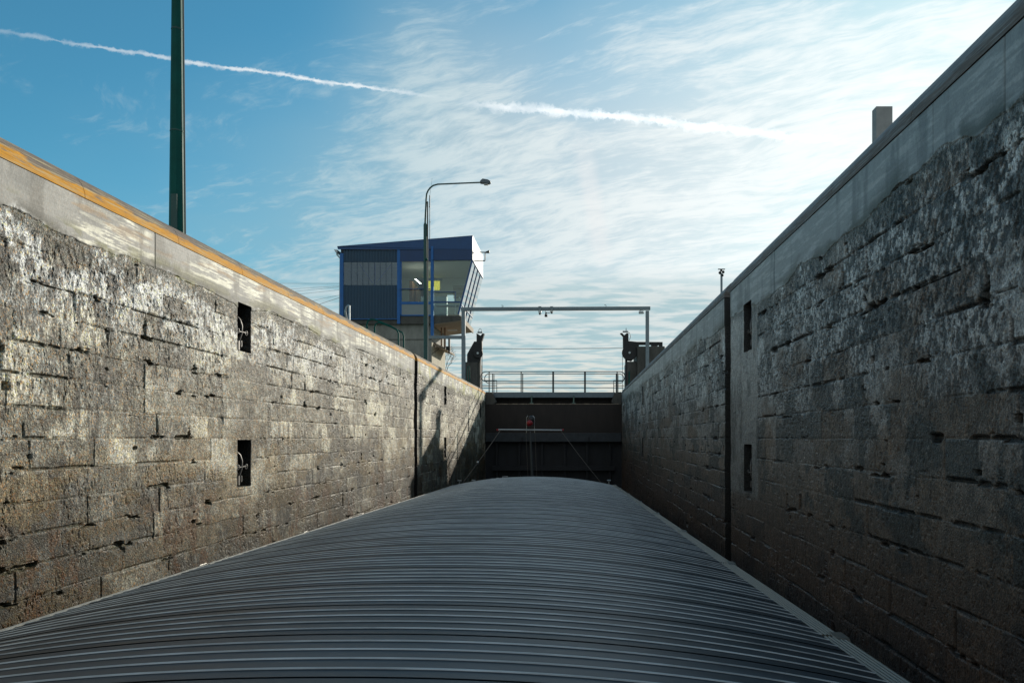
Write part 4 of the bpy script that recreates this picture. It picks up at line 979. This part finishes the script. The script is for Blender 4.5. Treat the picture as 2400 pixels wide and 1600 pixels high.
m = B(); m.box(XS(-11.3), bx(1320)-.1, Y0+.1, Y1-.1, zfz-.05, zfz); m.box(XA+.1, XS(-11.3), Y0+.13, Y1-.1, zfz-.05, zfz); m.build('room_floor', M_['cabinet'], cb)
# pipes beneath the overhang
for (c_, w_) in ((1105, .07), (1140, .09)):
    m = B(); m.tube([(bx(c_), Y0+1.3, bz(1000)), (bx(c_), Y0+1.3, bz(1195))], w_, 8); m.build('service_pipe', M_['wood'], bs_)
m = B(); m.box(bx(1180), bx(1197), Y0+.9, Y0+1.2, bz(1250), bz(1105)); m.box(bx(1160), bx(1200), Y0+.8, Y0+1.3, bz(1225), bz(1190)); m.build('cable_hanger', M_['dark_steel'], bs_)
m = B(); m.tube([(XS(-11.5), Y0+.2, bz(1270)), (bx(1085), Y0+1.0, bz(1215)), (bx(1060), Y0+.4, bz(1195))], .03, 6); m.build('cable_stay', M_['dark_steel'], bs_)

def arm_thing():
    o = empty('wall_bracket', (XB+.02, Y0+.8, bz(355)), 'dark square bracket arm sticking out of the white cabin fascia', 'bracket')
    m = rel(o); y_ = Y0+.8; x1 = bx(1545)
    m.box(XB+.02, bx(1585)-.25, y_-.04, y_+.04, bz(275), bz(267)); m.box(XB+.02, x1, y_-.04, y_+.04, bz(357), bz(349)); m.box(bx(1540), bx(1548), y_-.04, y_+.04, bz(350), bz(274)); m.build('arm', M_['dark_steel'], o)
    m = rel(o); m.prism([(bx(1550), bz(268)), (bx(1587), bz(253)), (bx(1587), bz(276)), (bx(1550), bz(275))], y_-.15, y_+.15); m.build('lamp_head', M_['dark_steel'], o)
arm_thing()
an = empty('roof_antenna', (-12.8, Y0+2, 12), 'thin dark radio antenna standing on the cabin roof behind the street lamp', 'antenna')
m = rel(an); ka = 1600/62.5; zf4 = lambda c: (1025-380-c/6.535)/ka; xf4 = lambda c: (940+c/6.535-1347)/ka
x_ = xf4(440); an.location = (x_, 62.5, rz(x_)+.07); m = rel(an)
m.tube([(x_, 62.5, rz(x_)+.07), (x_, 62.5, zf4(690))], .035, 6); m.tube([(x_, 62.5, zf4(690)), (x_, 62.5, zf4(510))], .05, 6); m.build('antenna_pole', M_['dark_steel'], an)
m = rel(an); m.tube([(x_, 62.5, zf4(510)), (xf4(460), 62.5, zf4(380)), (xf4(475), 62.5, zf4(245))], [.012, .010, .006], 5); m.build('whip', M_['dark_steel'], an)
m = rel(an); m.box(x_-.07, x_+.04, 62.45, 62.55, zf4(692), zf4(686)); m.box(x_-.03, x_+.09, 62.45, 62.55, zf4(921), zf4(916)); m.build('clamp', M_['dark_steel'], an)

# overhead cables left of the building
wires = [((0, 118), (570, 120)), ((0, 185), (570, 140)), ((20, 213), (570, 150)), ((115, 240), (560, 182)), ((265, 315), (565, 230)), ((340, 355), (565, 250))]
names = ['topmost level', 'second from top', 'third from top', 'fourth from top', 'fifth and faintest', 'lowest and steepest']
for i_, ((a0, b0), (a1, b1)) in enumerate(wires):
    kk = 1600/62.5
    f_ = lambda a_, b_: ((680+a_*.204-1347)/kk, 62.5, (1025-640-b_*.204)/kk)
    p1_, p0_ = Vector(f_(a1, b1)), Vector(f_(a0, b0)); p1_.x = XA+.05
    d_ = (p0_-p1_); L_ = d_.length; ext = p1_+d_*(1.0+ (1.4 if abs(d_.z) < 1.6 else .25))
    pts = [p1_.lerp(ext, k/8) for k in range(9)]
    m = MB(p1_); m.tube(pts, .012 if i_ != 5 else .018, 4); tag(m.build('overhead_cable', M_['rubber']), names[i_]+' thin cable running left from the blue control building', 'cable', 'cables left of the control building')

# ------------------------------------------------------------------ lamp posts and small things on the quays
gm = empty('lighting_mast', (-9.0, 15.45, 4.05), 'tall thick green tapered mast rising behind the left wall out of the picture', 'mast')
def octo(m, x_, y_, prs):
    m.tube([(x_, y_, z_) for z_, r_ in prs], [r_ for z_, r_ in prs], 8)
m = rel(gm); octo(m, -9.0, 15.45, [(4.07, .170), (9.9, .110), (16.5, .085)]); m.build('mast_tube', M_['green'], gm)
m = rel(gm); m.tube([(-8.81, 15.45, 4.07), (-8.86, 15.45, 9.9), (-8.90, 15.45, 16.3)], .018, 8); m.build('highlight_rod', M_['pale_rod'], gm, True)  # pale rod added to draw the bright strip down the mast's right side
m = rel(gm); m.box(-9.04, -8.90, 15.268, 15.29, 4.45, 5.45); m.build('access_door', M_['green_lamp'], gm, bevel=.006)
for z_ in (6.9, 9.2, 11.6):
    m = rel(gm); m.tube([(-9.0, 15.45, z_), (-9.0, 15.45, z_+.03)], .17-.0104*(z_-4.07)+.006, 8); m.build('mast_joint', M_['green_lamp'], gm)
m = rel(gm); m.box(-9.25, -8.75, 15.2, 15.7, 4.05, 4.09); m.build('base_plate', M_['galv'], gm)
m = rel(gm); m.box(-9.5, -8.5, 15.35, 15.55, 16.5, 16.6); m.build('lamp_bar', M_['galv'], gm)
KL = 38.8; YL = 1600/KL
def lx(c): return (940+c/6.535-1347)/KL
def lz(c): return (1025-380-c/6.535)/KL
sl_ = empty('street_lamp', (-8.95, YL, 4.05), 'slender green street lamp with a long bent arm beside the blue building', 'street lamp')
xl = (998.3-1347)/KL; sl_.location = (xl, YL, 4.05)
m = rel(sl_); m.tube([(xl, YL, 4.07), (xl-.04, YL, lz(960)), (xl-.045, YL, lz(930))], [.13, .105, .06], 12); m.build('lower_pole', M_['green_lamp'], sl_, True)
m = rel(sl_); pts = [(xl-.045, YL, lz(935)), (lx(385), YL, lz(560)), (lx(392), YL, lz(490)), (lx(412), YL, lz(440)), (lx(445), YL, lz(395)), (lx(490), YL, lz(360)), (lx(560), YL, lz(340)), (lx(700), YL, lz(334)), (lx(1215), YL, lz(312))]
m.tube(pts, [.055, .050, .048, .047, .046, .045, .044, .042, .042], 10); m.build('bent_arm', M_['green_lamp'], sl_, True)
m = rel(sl_); P = [(lx(1210), lz(325)), (lx(1215), lz(295)), (lx(1250), lz(262)), (lx(1330), lz(275)), (lx(1370), lz(298)), (lx(1378), lz(318)), (lx(1340), lz(343)), (lx(1265), lz(330))]
m.prism(P, YL-.14, YL+.14); hd = m.build('lamp_head', mat('lamp_grey', (.12, .15, .17), .4, .2, .1, 5), sl_, bevel=.03)
m = rel(sl_); m.box(lx(1270), lx(1335), YL-.1, YL+.1, lz(350), lz(342)); m.build('lamp_glass', M_['white'], hd)
m = rel(sl_); m.tube([(xl+.02, YL, 4.07), (xl+.10, YL, 4.3), (xl+.10, YL, bz(530))], .045, 6); m.build('grey_conduit', M_['pale_rod'], sl_, True)
m = rel(sl_); m.ball((xl+.06, YL-.12, (1025-520-367/4.126)/KL), .09, 8, 6); m.build('junction_box', M_['green'], sl_)

kh = 1600/44.0
def hx(c): return (760+c/4.126-1347)/(1600/D_)
for (D_, X_, pts, lab) in ((37.4, 0, [(413, 1075), (413, 990), (424, 955), (455, 941), (490, 945), (640, 1005), (700, 1040), (718, 1075), (718, 1230)], 'near green hooped ladder handrail standing on the left kerb by the building'),
                        (38.4, 0, [(487, 1120), (487, 1020), (500, 985), (530, 972), (640, 1012), (755, 1070), (770, 1105), (770, 1260)], 'far green hooped ladder handrail just behind the first on the left kerb')):
    k_ = 1600/D_
    P = [((760+a_/4.126-1347)/k_, D_, (1025-520-b_/4.126)/k_) for a_, b_ in pts]
    P[0] = (P[0][0], D_, 4.05); P[-1] = (P[-1][0], D_, 4.05)
    hoop('ladder_handrail', lab, P, .045, M_['green'], 'handrail', 'green ladder handrails')
D_ = 26.5; k_ = 1600/D_
P = [((760+a_/4.126-1347)/k_, D_, (1025-520-b_/4.126)/k_) for a_, b_ in [(200, 960), (203, 860), (215, 822), (232, 806)]]
P = [(P[0][0], D_+.5, 4.05)]+P[1:]+[(P[-1][0]+.06, D_-.05, P[-1][2]-.02), (P[-1][0]+.08, D_-.1, 4.05)]
hoop('ladder_handrail', 'bright bare metal ladder handrail on the left kerb before the blue building', P, .035, M_['galv'])

# right bank: concrete post and small pole with lamps
m = MB((6.1, 13.7, 3.9)); D_ = 13.7; k_ = 1600/D_; x0 = 706.7/k_
m.box(x0, x0+.33, D_, D_+.20, 4.05, 776/k_)
tag(m.build('concrete_post', mat('pale_post', (.30, .31, .31), .8, 0, .12, 5, .3, 40), None, bevel=.008), 'square grey concrete post standing on the right bank above the wall', 'post')
fp = empty('signal_pole', (6.0, 27.9, 4.05), 'small dark pole with twin lamps above the right wall', 'pole')
k_ = 1600/27.9; x_ = 344/k_; fp.location = (x_, 27.9, 4.05)
zt_p = (1025-641)/k_
m = rel(fp); m.tube([(x_, 27.9, 4.05), (x_, 27.9, zt_p)], .045, 8); m.build('pole', M_['grey_paint'], fp, True)
for (a_, b_, s_) in ((-.07, .02, .065), (.06, .05, .06), (-.02, .12, .05), (.03, -.08, .055)):
    m = rel(fp); m.ball((x_+a_, 27.85, zt_p+b_), s_, 10, 6); m.build('lamp', M_['dark_steel'], fp, True)
m = rel(fp); m.box(x_-.14, x_+.14, 27.87, 27.93, zt_p+.16, zt_p+.19); m.build('cross_plate', M_['dark_steel'], fp)

# bare shrub behind the control building
random.seed(9)
bt = empty('bare_tree', (-13.6, 72, 3.9), 'small leafless tree with fine twigs showing between building and gate', 'tree')
kt = 1600/72.0; bt.location = ((1040-1347)/kt, 72, 3.9)
m = rel(bt); tips = []
bxx = bt.location.x
def grow(m, p, d, L_, r_, lv):
    q = p+d*L_; m.tube([p, (p+q)/2+Vector((random.uniform(-.05, .05), random.uniform(-.05, .05), 0))*L_, q], [r_, r_*.8, r_*.6], 4, False)
    if lv == 0: return
    for _ in range(3 if lv > 1 else 4):
        dd = (d+Vector((random.uniform(-.65, .65), random.uniform(-.65, .65), random.uniform(-.1, .5)))).normalized(); grow(m, q if random.random() < .6 else p.lerp(q, .7), dd, L_*random.uniform(.6, .85), r_*.55, lv-1)
m.tube([(bxx, 72, 3.9), (bxx, 72, 5.6)], [.12, .09], 6); m.build('trunk', M_['bark'], bt)
m = rel(bt); grow(m, Vector((bxx, 72, 5.55)), Vector((.15, 0, 1)).normalized(), 1.3, .07, 5); m.build('crown', M_['bark'], bt)
bpy.context.view_layer.update()
